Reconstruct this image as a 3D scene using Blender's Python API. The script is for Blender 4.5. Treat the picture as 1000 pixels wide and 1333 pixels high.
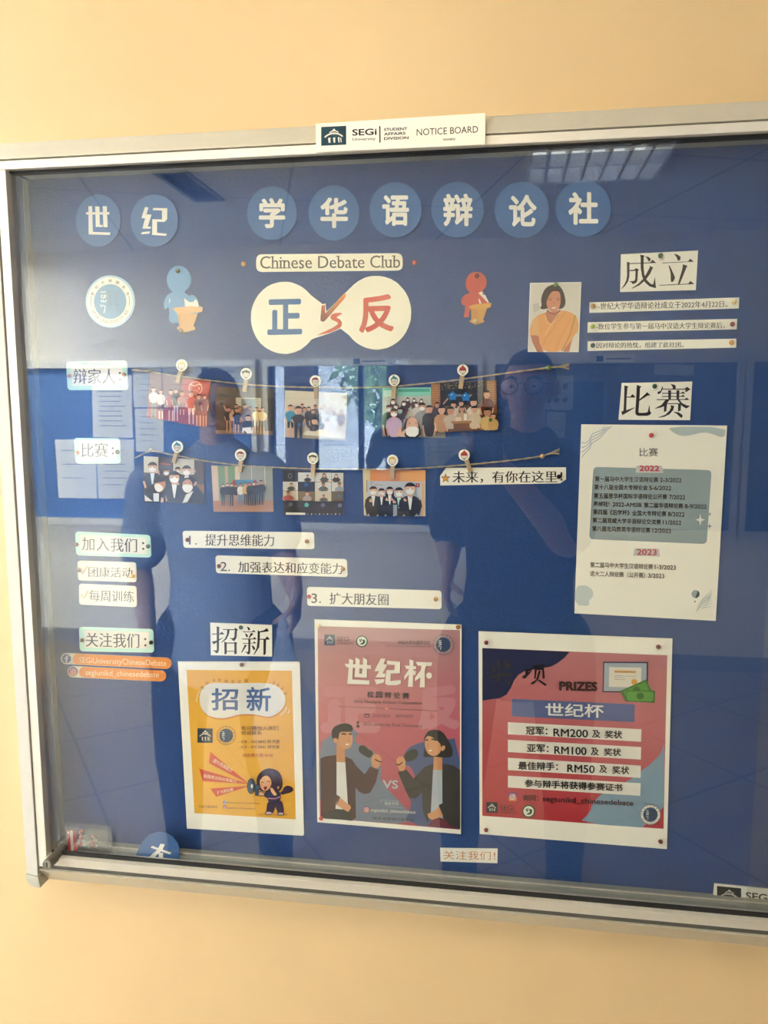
import bpy, bmesh, math, random
from mathutils import Vector, Matrix
random.seed(7)
S = bpy.context.scene
COL = S.collection
for o in list(bpy.data.objects):
    bpy.data.objects.remove(o)

# ------------------------------------------------------------------ camera
FPX = 1005.0                      # focal length of the photograph in pixels (1000 x 1333 frame)
EYE = 1.53                        # camera height above the floor
GLASS = 1.005                     # camera distance from the display glass (glass plane is y = 0)
vh = Vector((-6814, -126, FPX)).normalized()
vv = Vector((4, 7838, FPX)).normalized()
AX = -vh
AD = (vv - AX * vv.dot(AX)).normalized()
AN = AX.cross(AD)
ROWS = (AX, AN, -AD)              # world x, y, z axes seen from the lens (x right, y down, z ahead)
cam = bpy.data.cameras.new('camera')
cam.sensor_fit = 'HORIZONTAL'; cam.sensor_width = 36.0; cam.lens = 36.0 * FPX / 1000.0
cam.clip_start = 0.01; cam.clip_end = 200
camo = bpy.data.objects.new('camera', cam); COL.objects.link(camo)
cx_ = Vector([r[0] for r in ROWS]); cy_ = -Vector([r[1] for r in ROWS]); cz_ = -Vector([r[2] for r in ROWS])
M4 = Matrix((cx_, cy_, cz_)).transposed().to_4x4()
M4.translation = Vector((0, -GLASS, EYE))
camo.matrix_world = M4
S.camera = camo

# ------------------------------------------------------------------ light and exposure
S.view_settings.view_transform = 'Standard'; S.view_settings.look = 'None'
S.view_settings.gamma = 1.0; S.view_settings.use_curve_mapping = False
S.view_settings.exposure = -0.08
S.cycles.use_denoising = True
S.cycles.max_bounces = 10; S.cycles.diffuse_bounces = 5; S.cycles.glossy_bounces = 5
S.cycles.transparent_max_bounces = 24; S.cycles.transmission_bounces = 6
S.cycles.sample_clamp_indirect = 20
SKY = 76.0
w = bpy.data.worlds.new('daylight'); S.world = w; w.use_nodes = True
bg = w.node_tree.nodes['Background']
bg.inputs[0].default_value = (0.85, 0.98, 1.16, 1); bg.inputs[1].default_value = SKY
W_OPP = 3.70                      # distance from the glass to the facing wall of the corridor
CEIL = EYE + 1.01
WINDOWS = [(-2.55, -2.36, 0.86, 2.30), (-2.05, -1.20, 0.86, 2.30), (-4.50, -2.95, 0.50, 2.40), (-6.50, -4.75, 0.50, 2.40)]
X0, X1 = -6.9, 8.5
def portal(name, loc, rot, sx, sz):
    L = bpy.data.lights.new(name, 'AREA'); L.shape = 'RECTANGLE'; L.size = sx; L.size_y = sz
    L.cycles.is_portal = True
    o = bpy.data.objects.new(name, L); COL.objects.link(o); o.location = loc; o.rotation_euler = rot
for (a, b, c, d) in WINDOWS:
    portal('window_portal', ((a + b) / 2, 0.30, (c + d) / 2), (-math.pi / 2, 0, 0), b - a, d - c)
# unseen ceiling panels added to light the board and the far left
FILL_PANELS = [(-0.4, -1.25, 12.5, (1.0, .80, .52), 'nearest the board'), (-3.1, -2.85, 135.0, (.92, .97, 1.0), 'farther left')]      # x, y, power, colour

# ------------------------------------------------------------------ helpers
def at(px, py, depth):
    """Point of the plane `depth` metres ahead of the lens that the photograph shows at (px, py)."""
    d = Vector((px - 500.0, py - 666.5, FPX))
    a = [r.dot(d) for r in ROWS]
    t = depth / a[1]
    return a[0] * t, EYE + a[2] * t
def crop(ox, oy, s):
    return lambda *pts: [(ox + x * s, oy + y * s) for x, y in pts]
def lin(c):
    return tuple(((v / 255.0) / 12.92 if v <= 10 else (((v / 255.0) + 0.055) / 1.055) ** 2.4) for v in c)
def setp(o, label=None, cat=None, group=None, kind=None):
    for k, v in (('label', label), ('category', cat), ('group', group), ('kind', kind)):
        if v: o[k] = v
    return o
def link(name, me, parent=None, loc=None):
    o = bpy.data.objects.new(name, me); COL.objects.link(o)
    if loc is not None: o.location = loc
    if parent is not None: o.parent = parent
    return o
def empty(name, loc, **k):
    o = bpy.data.objects.new(name, None); COL.objects.link(o); o.location = loc
    o.empty_display_size = 0.05
    return setp(o, **k)
def finish(bm, name, mat, parent=None, loc=(0, 0, 0), smooth=False, world=True):
    """Link a bmesh given in world coordinates as ONE object whose origin is loc."""
    base = Vector(loc)
    if parent is not None and world:
        base = Vector((0, 0, 0)); p = parent
        while p is not None:
            base += p.location; p = p.parent
    if world: bmesh.ops.translate(bm, verts=bm.verts, vec=-base)
    me = bpy.data.meshes.new(name)
    bmesh.ops.recalc_face_normals(bm, faces=bm.faces)
    if smooth:
        for f in bm.faces: f.smooth = True
    bm.to_mesh(me); bm.free()
    for m in (mat if isinstance(mat, list) else [mat]):
        if m: me.materials.append(m)
    return link(name, me, parent, None if parent is not None else base)
def box(bm, x0, x1, y0, y1, z0, z1):
    vs = [bm.verts.new((x, y, z)) for x in (x0, x1) for y in (y0, y1) for z in (z0, z1)]
    for q in ((0, 1, 3, 2), (4, 6, 7, 5), (0, 4, 5, 1), (2, 3, 7, 6), (0, 2, 6, 4), (1, 5, 7, 3)):
        bm.faces.new([vs[i] for i in q])
def bevel(bm, w=0.001, seg=2):
    bmesh.ops.bevel(bm, geom=list(bm.edges), offset=w, segments=seg, affect='EDGES', profile=0.7)
def boxobj(name, b, mat, parent=None, bev=0, loc=None, **k):
    bm = bmesh.new(); box(bm, *b)
    if bev: bevel(bm, bev)
    o = finish(bm, name, mat, parent, loc or ((b[0] + b[1]) / 2, (b[2] + b[3]) / 2, b[4]))
    return setp(o, **k)
def tube(bm, pts, r, n=8, caps=True):
    rings = []
    rr = r if isinstance(r, (list, tuple)) else [r] * len(pts)
    pts = [Vector(p) for p in pts]
    prev = None
    for i, p in enumerate(pts):
        t = (pts[min(i + 1, len(pts) - 1)] - pts[max(i - 1, 0)]).normalized()
        if prev is None:
            u = t.orthogonal().normalized()
        else:
            u = (prev - t * prev.dot(t)).normalized()
        prev = u; v = t.cross(u)
        rings.append([bm.verts.new(p + (u * math.cos(2 * math.pi * k / n) + v * math.sin(2 * math.pi * k / n)) * rr[i]) for k in range(n)])
    for a, b in zip(rings, rings[1:]):
        for k in range(n):
            bm.faces.new((a[k], a[(k + 1) % n], b[(k + 1) % n], b[k]))
    if caps:
        bm.faces.new(rings[0][::-1]); bm.faces.new(rings[-1])
def lathe(bm, prof, c, axis='y', n=16):
    """prof: (distance along the axis, radius)."""
    c = Vector(c); rings = []
    for (h, r) in prof:
        ring = []
        for k in range(n):
            a = 2 * math.pi * k / n
            p = {'y': (r * math.cos(a), h, r * math.sin(a)), 'z': (r * math.cos(a), r * math.sin(a), h), 'x': (h, r * math.cos(a), r * math.sin(a))}[axis]
            ring.append(bm.verts.new(c + Vector(p)))
        rings.append(ring)
    for a, b in zip(rings, rings[1:]):
        for k in range(n): bm.faces.new((a[k], a[(k + 1) % n], b[(k + 1) % n], b[k]))
    bm.faces.new(rings[0][::-1]); bm.faces.new(rings[-1])

# ------------------------------------------------------------------ materials
MATS = {}
def mat(name, col, rough=0.6, metal=0.0, noise=0.0, scale=40.0, bump=0.0, spec=0.5, extra=None):
    if name in MATS: return MATS[name]
    m = bpy.data.materials.new(name); m.use_nodes = True; MATS[name] = m
    nt = m.node_tree; b = nt.nodes['Principled BSDF']
    b.inputs['Base Color'].default_value = (*col, 1); b.inputs['Roughness'].default_value = rough
    b.inputs['Metallic'].default_value = metal; b.inputs['Specular IOR Level'].default_value = spec
    if noise or bump:
        tc = nt.nodes.new('ShaderNodeTexCoord'); nz = nt.nodes.new('ShaderNodeTexNoise')
        nz.inputs['Scale'].default_value = scale; nz.inputs['Detail'].default_value = 5
        nt.links.new(tc.outputs['Object'], nz.inputs['Vector'])
        if noise:
            mx = nt.nodes.new('ShaderNodeMix'); mx.data_type = 'RGBA'
            mx.inputs['A'].default_value = (*[v * (1 - noise) for v in col], 1)
            mx.inputs['B'].default_value = (*[min(1, v * (1 + noise)) for v in col], 1)
            nt.links.new(nz.outputs['Fac'], mx.inputs['Factor']); nt.links.new(mx.outputs['Result'], b.inputs['Base Color'])
        if bump:
            bp = nt.nodes.new('ShaderNodeBump'); bp.inputs['Strength'].default_value = bump; bp.inputs['Distance'].default_value = 0.002
            nt.links.new(nz.outputs['Fac'], bp.inputs['Height']); nt.links.new(bp.outputs['Normal'], b.inputs['Normal'])
    return m
def ink_mat(name, rough):
    m = mat(name, (0.5, 0.5, 0.5), rough)
    nt = m.node_tree; b = nt.nodes['Principled BSDF']
    at_ = nt.nodes.new('ShaderNodeAttribute'); at_.attribute_name = 'ink'
    nz = nt.nodes.new('ShaderNodeTexNoise'); nz.inputs['Scale'].default_value = 900
    tc = nt.nodes.new('ShaderNodeTexCoord'); nt.links.new(tc.outputs['Object'], nz.inputs['Vector'])
    mr = nt.nodes.new('ShaderNodeMapRange'); mr.inputs['To Min'].default_value = 0.93; mr.inputs['To Max'].default_value = 1.05
    nt.links.new(nz.outputs['Fac'], mr.inputs['Value'])
    mx = nt.nodes.new('ShaderNodeVectorMath'); mx.operation = 'SCALE'
    nt.links.new(at_.outputs['Color'], mx.inputs[0]); nt.links.new(mr.outputs['Result'], mx.inputs['Scale'])
    nt.links.new(mx.outputs['Vector'], b.inputs['Base Color'])
    b.inputs['Specular IOR Level'].default_value = 0.25
    return m
INK = ink_mat('printing_ink', 0.65)
PHOTO = ink_mat('photo_print_ink', 0.4)
def glass_mat(name, refl, tint, rough=0.0):
    """Clear sheet glass: a transparent sheet with a Fresnel surface reflection."""
    m = bpy.data.materials.new(name); m.use_nodes = True; nt = m.node_tree; nt.nodes.clear()
    out = nt.nodes.new('ShaderNodeOutputMaterial'); mx = nt.nodes.new('ShaderNodeMixShader')
    tr = nt.nodes.new('ShaderNodeBsdfTransparent'); gl = nt.nodes.new('ShaderNodeBsdfGlossy')
    tr.inputs[0].default_value = (*tint, 1); gl.inputs['Roughness'].default_value = rough
    def mth(op, x, y=None):
        n = nt.nodes.new('ShaderNodeMath'); n.operation = op
        for k, v in ((0, x), (1, y)):
            if v is None: continue
            if isinstance(v, (int, float)): n.inputs[k].default_value = v
            else: nt.links.new(v, n.inputs[k])
        return n.outputs[0]
    g0 = nt.nodes.new('ShaderNodeNewGeometry'); dp = nt.nodes.new('ShaderNodeVectorMath'); dp.operation = 'DOT_PRODUCT'
    nt.links.new(g0.outputs['Incoming'], dp.inputs[0]); nt.links.new(g0.outputs['Normal'], dp.inputs[1])
    fr = mth('ADD', mth('MULTIPLY', mth('POWER', mth('SUBTRACT', 1.0, mth('ABSOLUTE', dp.outputs['Value'])), 5.0), 1.0 - refl), refl)
    geo = nt.nodes.new('ShaderNodeNewGeometry')
    nz = nt.nodes.new('ShaderNodeTexNoise'); nz.inputs['Scale'].default_value = 3.0
    nt.links.new(geo.outputs['Position'], nz.inputs['Vector'])
    mp = nt.nodes.new('ShaderNodeMapRange'); mp.inputs['To Min'].default_value = 0.97; mp.inputs['To Max'].default_value = 1.03
    nt.links.new(nz.outputs['Fac'], mp.inputs['Value'])
    m2 = nt.nodes.new('ShaderNodeMath'); m2.operation = 'MULTIPLY'
    nt.links.new(fr, m2.inputs[0]); nt.links.new(mp.outputs[0], m2.inputs[1])
    nt.links.new(m2.outputs[0], mx.inputs[0]); nt.links.new(tr.outputs[0], mx.inputs[1]); nt.links.new(gl.outputs[0], mx.inputs[2])
    nt.links.new(mx.outputs[0], out.inputs[0])
    MATS[name] = m
    return m
CREAM = mat('cream_wall_paint', (0.74, 0.53, 0.285), 0.42, noise=0.05, scale=9, bump=0.12)
OPPW = mat('facing_wall_paint', (0.78, 0.71, 0.58), 0.75, noise=0.03, scale=9, bump=0.1)
CEILM_ = mat('white_ceiling_board', (0.8, 0.8, 0.78), 0.8, noise=0.03, scale=30, bump=0.05)
ALU = mat('pale_aluminium', (0.72, 0.68, 0.58), 0.42, 0.5, noise=0.04, scale=120)
ALU2 = mat('white_aluminium', (0.76, 0.72, 0.64), 0.4, 0.3, noise=0.03, scale=120)
CHAN = mat('grey_green_channel', (0.40, 0.42, 0.38), 0.45, 0.3, noise=0.06, scale=90)
CHAN_REFLECT = mat('channel_painted_reflection', (0.20, 0.27, 0.38), 0.6, noise=0.05, scale=80)  # side channel's bluish reflection put into its colour
BLACK = mat('black_rubber', (0.012, 0.012, 0.012), 0.7, noise=0.1)
DARKMETAL = mat('dull_lock_metal', (0.22, 0.21, 0.17), 0.4, 0.6, noise=0.1, scale=200)
CAPM = mat('grey_corner_plastic', (0.50, 0.49, 0.42), 0.5, noise=0.04)
FELT = mat('blue_felt', (0.028, 0.068, 0.205), 0.95, noise=0.18, scale=260, bump=0.25, spec=0.1)
GLASSM = glass_mat('display_glass', 0.068, (0.985, 0.992, 0.99))
GLASSR = glass_mat('facing_display_glass', 0.19, (0.9, 0.93, 0.94))
PANE = glass_mat('window_glass', 0.03, (0.97, 0.98, 0.98))
PAPER = mat('white_paper', (0.9, 0.89, 0.86), 0.7, noise=0.03, scale=150, bump=0.05)
WOOD = mat('pale_peg_wood', (0.52, 0.36, 0.19), 0.6, noise=0.25, scale=300)
TWINE = mat('jute_twine_fibre', (0.40, 0.32, 0.21), 0.9, noise=0.35, scale=900, bump=0.3)

# ------------------------------------------------------------------ paper and printing
BACK = 0.040                      # y of the felt backing behind the glass
Y_SHEET = BACK - 0.0012
def flat(name, outline, m, y_front, y_back, parent=None, **k):
    """A cut sheet: outline in photograph pixels, measured on the plane of its own front face."""
    pts = [at(x, y, GLASS + y_front) for x, y in outline]
    cxx = sum(p[0] for p in pts) / len(pts); czz = sum(p[1] for p in pts) / len(pts)
    bm = bmesh.new()
    f = [bm.verts.new((p[0], y_front, p[1])) for p in pts]; b = [bm.verts.new((p[0], y_back, p[1])) for p in pts]
    bm.faces.new(f); bm.faces.new(b[::-1])
    for i in range(len(pts)):
        j = (i + 1) % len(pts); bm.faces.new((f[i], b[i], b[j], f[j]))
    o = finish(bm, name, m, parent, (cxx, y_front, czz))
    o['yf'] = y_front
    return setp(o, **k)
def ell(cx, cy, rx, ry, n=40, a0=0, a1=360, jit=0.0):
    full = abs(a1 - a0) >= 360
    return [(cx + rx * math.cos(math.radians(a0 + (a1 - a0) * i / (n if full else n - 1))) * (1 + random.uniform(-jit, jit)),
             cy + ry * math.sin(math.radians(a0 + (a1 - a0) * i / (n if full else n - 1))) * (1 + random.uniform(-jit, jit))) for i in range(n)]
def rrect(tl, tr, br, bl, r=0.2, n=4):
    """Rounded quad; r is the corner length in pixels."""
    q = [Vector(p) for p in (tl, tr, br, bl)]; out = []
    for i in range(4):
        p, a, b = q[i], q[i - 1], q[(i + 1) % 4]
        s = p + (a - p).normalized() * r; e = p + (b - p).normalized() * r
        for k in range(n + 1):
            t = k / n
            v = s * (1 - t) ** 2 + p * 2 * t * (1 - t) + e * t * t
            out.append((v.x, v.y))
    return out
def smooth(pts, it=2, closed=True):
    for _ in range(it):
        o = []
        n = len(pts)
        for i in range(n if closed else n - 1):
            a, b = pts[i], pts[(i + 1) % n]
            o += [(a[0] * .75 + b[0] * .25, a[1] * .75 + b[1] * .25), (a[0] * .25 + b[0] * .75, a[1] * .25 + b[1] * .75)]
        if not closed: o = [pts[0]] + o + [pts[-1]]
        pts = o
    return pts
def stroke(pts, w0, w1=None):
    w1 = w0 if w1 is None else w1
    n = len(pts); L = []; R = []
    for i, p in enumerate(pts):
        a = Vector(pts[max(i - 1, 0)]); b = Vector(pts[min(i + 1, n - 1)]); d = (b - a)
        d = d.normalized() if d.length else Vector((1, 0)); nn = Vector((-d.y, d.x))
        wd = (w0 + (w1 - w0) * i / max(1, n - 1)) / 2
        L.append((p[0] + nn.x * wd, p[1] + nn.y * wd)); R.append((p[0] - nn.x * wd, p[1] - nn.y * wd))
    return L + R[::-1]
TEXTS = {}
def glyphs(s, bold=0.0, ming=0.0, serif=False):
    key = (s, bold, ming, serif)
    if key in TEXTS: return TEXTS[key]
    c = bpy.data.curves.new('lettering', 'FONT'); c.body = s; c.resolution_u = 3; c.offset = min(0.0, bold)
    o = bpy.data.objects.new('lettering', c); COL.objects.link(o)
    dg = bpy.context.evaluated_depsgraph_get(); me = bpy.data.meshes.new_from_object(o.evaluated_get(dg))
    vs = [(v.co.x, v.co.y) for v in me.vertices]; fs = [list(p.vertices) for p in me.polygons]
    if serif:                      # foot and head serifs on the stems of a roman face
        ec = {}
        for p in fs:
            for i in range(len(p)):
                e = tuple(sorted((p[i], p[(i + 1) % len(p)]))); ec[e] = ec.get(e, 0) + 1
        add = []
        for (a, b), k in ec.items():
            if k == 1 and abs(vs[a][1] - vs[b][1]) < 0.004 and 0.03 < abs(vs[a][0] - vs[b][0]) < 0.13:
                y = vs[a][1]; x0, x1 = sorted((vs[a][0], vs[b][0]))
                if abs(y) < 0.03: add.append((x0 - 0.085, x1 + 0.085, y - .005, y + 0.042))
                elif y > 0.4: add.append((x0 - 0.095, x1 + 0.02, y - 0.045, y + .005))
        for (x0, x1, y0, y1) in add:
            n = len(vs); vs += [(x0, y0), (x1, y0), (x1, y1), (x0, y1)]; fs.append([n, n + 1, n + 2, n + 3])
    mv = []
    if ming: mv = [(-ming, 0), (ming, 0)]
    elif bold > 0: mv = [(bold * .9 * math.cos(k * math.pi / 4), bold * .9 * math.sin(k * math.pi / 4)) for k in range(8)]
    if mv:                         # heavier strokes: the outline swept a little sideways or all round
        n = len(vs); v0, f0 = vs, fs; vs, fs = [], []
        for q, (dx, dy) in enumerate(mv):
            vs += [(x + dx, y + dy) for x, y in v0]; fs += [[i + n * q for i in f] for f in f0]
    bpy.data.objects.remove(o); bpy.data.curves.remove(c); bpy.data.meshes.remove(me)
    TEXTS[key] = (vs, fs)
    return vs, fs
class Print:
    """Printing on one sheet: flat shapes of ink, each colour its own thin layer."""
    LAYER = 0.000025
    def __init__(self, sheet, name='print', m=None):
        self.sheet, self.name, self.m = sheet, name, m or INK
        self.v, self.c, self.f = [], [], []
    def next(self):
        k = int(self.sheet.get('layers', 0)) + 1; self.sheet['layers'] = k
        return self.sheet['yf'] - self.LAYER * k
    def raw(self, pts, faces, col, y=None, lift=None):
        if y is None: y = self.next(); self.k = 0
        else: self.k = (getattr(self, 'k', 0) + 1) % 16; y -= 1.2e-6 * self.k
        n = len(self.v)
        for i, (px, py) in enumerate(pts):
            yy = y - (lift[i] if lift else 0.0)
            X, Z = at(px, py, GLASS + yy); self.v.append((X, yy, Z))
            cc = col[i] if isinstance(col[0], (tuple, list)) else col
            self.c.append(lin(cc))
        self.f += [[i + n for i in f] for f in faces]
    def poly(self, pts, col, y=None):
        self.raw(pts, [list(range(len(pts)))], col, y)
    def polys(self, L, col):
        y = self.next()
        for p in L: self.poly(p, col, y)
    def line(self, pts, w, col, w1=None, y=None):
        self.poly(stroke(pts, w, w1), col, y)
    def disc(self, cx, cy, rx, col, ry=None, n=28):
        self.poly(ell(cx, cy, rx, ry or rx, n), col)
    def text(self, s, x0, y0, x1, y1, col, dy=0.0, bold=0.0, ming=0.0, serif=False, quad=None, y=None):
        """Lettering whose ink fills x0..x1, y0..y1; dy lowers the right end."""
        vs, fs = glyphs(s, bold, ming, serif)
        if not vs: return
        a = min(v[0] for v in vs); b = max(v[0] for v in vs); c = min(v[1] for v in vs); d = max(v[1] for v in vs)
        q = quad or ((x0, y0), (x1, y0 + dy), (x1, y1 + dy), (x0, y1))
        P = []
        for (x, yy) in vs:
            u = (x - a) / (b - a); t = (d - yy) / (d - c)
            P.append(tuple((q[0][k] * (1 - u) + q[1][k] * u) * (1 - t) + (q[3][k] * (1 - u) + q[2][k] * u) * t for k in (0, 1)))
        m = 1 if not (ming or bold > 0) else (2 if ming else 8)
        self.raw(P, fs, col, y, [2.4e-6 * (i * m // len(vs)) for i in range(len(vs))])
    def build(self):
        base = Vector((0, 0, 0)); p = self.sheet
        while p is not None:
            base += p.location; p = p.parent
        me = bpy.data.meshes.new(self.name)
        me.from_pydata([tuple(Vector(v) - base) for v in self.v], [], self.f)
        ca = me.color_attributes.new('ink', 'FLOAT_COLOR', 'POINT')
        for i, c in enumerate(self.c): ca.data[i].color = (*c, 1)
        # every face looks out of the board
        bm = bmesh.new(); bm.from_mesh(me)
        for f in bm.faces:
            f.normal_update()
            if f.normal.y > 0: f.normal_flip()
        bm.to_mesh(me); bm.free()
        me.materials.append(self.m)
        return link(self.name, me, self.sheet)
def card(name, col, rough=0.7):
    return mat(name, tuple(min(.93, v * 1.12) for v in lin(col)), rough, noise=0.03, scale=150, bump=0.04)
# ------------------------------------------------------------------ the corridor (setting)
zt = CEIL
WT = 0.20
yb0, yb1 = 0.055, 0.055 + WT      # wall that carries the notice board
def wall_pieces(bm, x0, x1, y0, y1, z0, z1, holes):
    xs = x0
    for (a, b, c, d) in sorted(holes):
        box(bm, xs, a, y0, y1, z0, z1); box(bm, a, b, y0, y1, z0, c); box(bm, a, b, y0, y1, d, z1); xs = b
    box(bm, xs, x1, y0, y1, z0, z1)
bm = bmesh.new(); wall_pieces(bm, X0 - 0.2, X1 + 0.2, yb0, yb1, 0, zt, WINDOWS)
setp(finish(bm, 'wall_back', CREAM), kind='structure')
boxobj('wall_front', (X0 - 0.2, X1 + 0.2, -W_OPP - WT, -W_OPP, 0, zt), OPPW, kind='structure')
boxobj('wall_left', (X0 - 0.2, X0, -W_OPP, yb0, 0, zt), OPPW, kind='structure')
boxobj('wall_right', (X1, X1 + 0.2, -W_OPP, yb0, 0, zt), OPPW, kind='structure')
# floor: big square tiles laid on the diagonal; ceiling: 0.6 m boards
def tiles(name, c1, c2, size, rot, line, rough, bump):
    m = mat(name, c1, rough); nt = m.node_tree; b = nt.nodes['Principled BSDF']
    tc = nt.nodes.new('ShaderNodeTexCoord'); mp = nt.nodes.new('ShaderNodeMapping'); mp.inputs['Rotation'].default_value = (0, 0, rot)
    mp.inputs['Location'].default_value = (0.13, 0.21, 0)
    br = nt.nodes.new('ShaderNodeTexBrick'); br.offset = 0.0
    br.inputs['Scale'].default_value = 1.0; br.inputs['Brick Width'].default_value = size; br.inputs['Row Height'].default_value = size
    br.inputs['Mortar Size'].default_value = line; br.inputs['Mortar Smooth'].default_value = 0.3
    br.inputs['Color1'].default_value = (*c1, 1); br.inputs['Color2'].default_value = (*[v * 0.97 for v in c1], 1); br.inputs['Mortar'].default_value = (*c2, 1)
    nt.links.new(tc.outputs['Object'], mp.inputs[0]); nt.links.new(mp.outputs[0], br.inputs['Vector']); nt.links.new(br.outputs['Color'], b.inputs['Base Color'])
    return m
FLOORM = tiles('beige_floor_tiles', (0.36, 0.29, 0.20), (0.14, 0.11, 0.08), 0.6, math.radians(38), 0.006, 0.35, 0)
CEILT = tiles('ceiling_boards', (0.76, 0.75, 0.71), (0.35, 0.35, 0.35), 0.9, math.radians(18), 0.006, 0.8, 0)
boxobj('floor', (X0 - 0.2, X1 + 0.2, -W_OPP - WT, yb1, -0.1, 0), FLOORM, kind='structure')
# the ceiling is cut round the recessed light fitting and the air vent
LX0, LX1, LY0, LY1 = 0.095, 0.635, -2.57, -1.92
VX0, VX1, VY0, VY1 = -1.47, -1.315, -2.68, -2.22
bm = bmesh.new()
def slab(bm, x0, x1, y0, y1, hs):
    ys = sorted({y0, y1, *[h[2] for h in hs], *[h[3] for h in hs]}); xs = sorted({x0, x1, *[h[0] for h in hs], *[h[1] for h in hs]})
    for a, b in zip(xs, xs[1:]):
        for c, d in zip(ys, ys[1:]):
            mx, my = (a + b) / 2, (c + d) / 2
            if any(h[0] < mx < h[1] and h[2] < my < h[3] for h in hs): continue
            box(bm, a, b, c, d, zt, zt + 0.012)
slab(bm, X0 - 0.2, X1 + 0.2, -W_OPP - WT, yb1, [(LX0, LX1, LY0, LY1), (VX0, VX1, VY0, VY1)])
bmesh.ops.remove_doubles(bm, verts=bm.verts, dist=1e-5)
box(bm, X0 - 0.2, X1 + 0.2, -W_OPP - WT, yb1, zt + 0.14, zt + 0.2)
setp(finish(bm, 'ceiling', CEILT), kind='structure')
SKIRT = mat('grey_skirting', (0.30, 0.28, 0.25), 0.5, noise=0.05)
boxobj('baseboard_front', (X0, X1, -W_OPP, -W_OPP + 0.012, 0, 0.09), SKIRT, kind='structure')
boxobj('baseboard_back', (X0, X1, yb0 - 0.012, yb0, 0, 0.09), SKIRT, kind='structure')
# windows of the board wall (left of the photograph, seen only twice reflected)
WHITE = mat('white_window_enamel', (0.82, 0.82, 0.80), 0.4, noise=0.03)
DARKF = mat('dark_window_frame', (0.05, 0.055, 0.06), 0.4, 0.3, noise=0.05)
for n_, (a, b, c, d) in enumerate(WINDOWS, 1):
    bm = bmesh.new(); t = 0.035; y0, y1 = yb1 - 0.08, yb1 - 0.02
    box(bm, a, b, y0, y1, c, c + t); box(bm, a, b, y0, y1, d - t, d); box(bm, a, a + t, y0, y1, c + t, d - t); box(bm, b - t, b, y0, y1, c + t, d - t)
    mid = a + (b - a) * 0.62
    if b - a > 0.5: box(bm, mid - 0.03, mid + 0.03, y0, y1, c + t, d - t)
    fr = setp(finish(bm, 'window_%d' % n_, DARKF, None, (a, y0, c)), kind='structure')
    boxobj('pane', (a + t, b - t, y0 + 0.02, y0 + 0.026, c + t, d - t), PANE, fr)
    boxobj('sill', (a - 0.03, b + 0.03, yb0 - 0.03, y0, c - 0.03, c), WHITE, fr)
# outdoors: ground, a white column, trees
GRASS = mat('pale_paving_outside', (0.55, 0.54, 0.50), 0.9, noise=0.1, scale=3)
boxobj('ground_outside', (-30, 20, yb1, 30, -0.4, -0.12), GRASS, kind='structure')
boxobj('sky_block_wall', (-9.2, -7.25, yb1 + .3, 6.2, -0.12, 9.0), mat('sky_block_grey', (.20, .19, .18), .85, noise=.06, scale=2), kind='structure')  # unseen wall added to block sky light towards the right side
LEAF = mat('tree_leaves', (0.26, 0.40, 0.22), 0.6, noise=0.4, scale=4)
BARK = mat('tree_bark', (0.16, 0.12, 0.09), 0.9, noise=0.3, scale=14, bump=0.4)
def tree(x, y, h, r, label):
    root = empty('garden_tree', (x, y, -0.12), label=label, cat='tree')
    bm = bmesh.new(); tube(bm, [(x, y, -0.12), (x + .05, y, h * .3), (x - .04, y, h * .7)], [0.13, 0.10, 0.05], 10)
    for k in range(5):
        a = k * 1.3; tube(bm, [(x, y, h * .35 + k * .2), (x + math.cos(a) * r * .6, y + math.sin(a) * r * .6, h * .55 + k * .25)], [0.05, 0.02], 6)
    finish(bm, 'trunk', BARK, root)
    bm = bmesh.new()
    for k in range(3200):
        a = random.uniform(0, 6.283); u = random.uniform(-1, 1); rr = r * random.uniform(0.55, 1.0) * (1 + 0.25 * math.sin(3 * a + 5 * u))
        p = Vector((x + math.cos(a) * rr * math.sqrt(1 - u * u), y + math.sin(a) * rr * math.sqrt(1 - u * u), h * .66 + u * h * .42))
        d = Vector((random.uniform(-1, 1), random.uniform(-1, 1), random.uniform(-1, 1))).normalized(); e = d.orthogonal().normalized(); s = random.uniform(.07, .14)
        bm.faces.new([bm.verts.new(p + q) for q in (d * s, e * s * .5, -d * s, -e * s * .5)])
    finish(bm, 'crown', LEAF, root)
tree(-1.5, 4.4, 4.2, 1.05, 'bushy green tree outside the window, nearer one of the two')
tree(-0.2, 7.4, 4.6, 1.5, 'bushy green tree outside the window, farther one of the two')

# ------------------------------------------------------------------ ceiling fittings (reflected)
lf = empty('ceiling_light', ((LX0 + LX1) / 2, (LY0 + LY1) / 2, zt), label='recessed square ceiling light with a pale louvre grid, reflected at the upper right', cat='ceiling light')
TUBEM = mat('added_glow_tube', (.8, .8, .8), .3, noise=.02)
TUBEM.node_tree.nodes['Principled BSDF'].inputs['Emission Color'].default_value = (.9, .97, 1, 1); TUBEM.node_tree.nodes['Principled BSDF'].inputs['Emission Strength'].default_value = 5.5  # glow added to unlit tubes to brighten the louvre blades
FIT = mat('light_fitting_enamel', (0.82, 0.83, 0.84), 0.35, noise=0.02)
LOUV = mat('louvre_aluminium', (0.92, 0.93, 0.94), 0.35, 0.15, noise=0.03)
bm = bmesh.new()
box(bm, LX0, LX1, LY0, LY1, zt + 0.10, zt + 0.105)
for b in ((LX0, LX0 + .012, LY0, LY1), (LX1 - .012, LX1, LY0, LY1), (LX0, LX1, LY0, LY0 + .012), (LX0, LX1, LY1 - .012, LY1)): box(bm, *b, zt - 0.026, zt + 0.10)
finish(bm, 'housing', FIT, lf)
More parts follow.
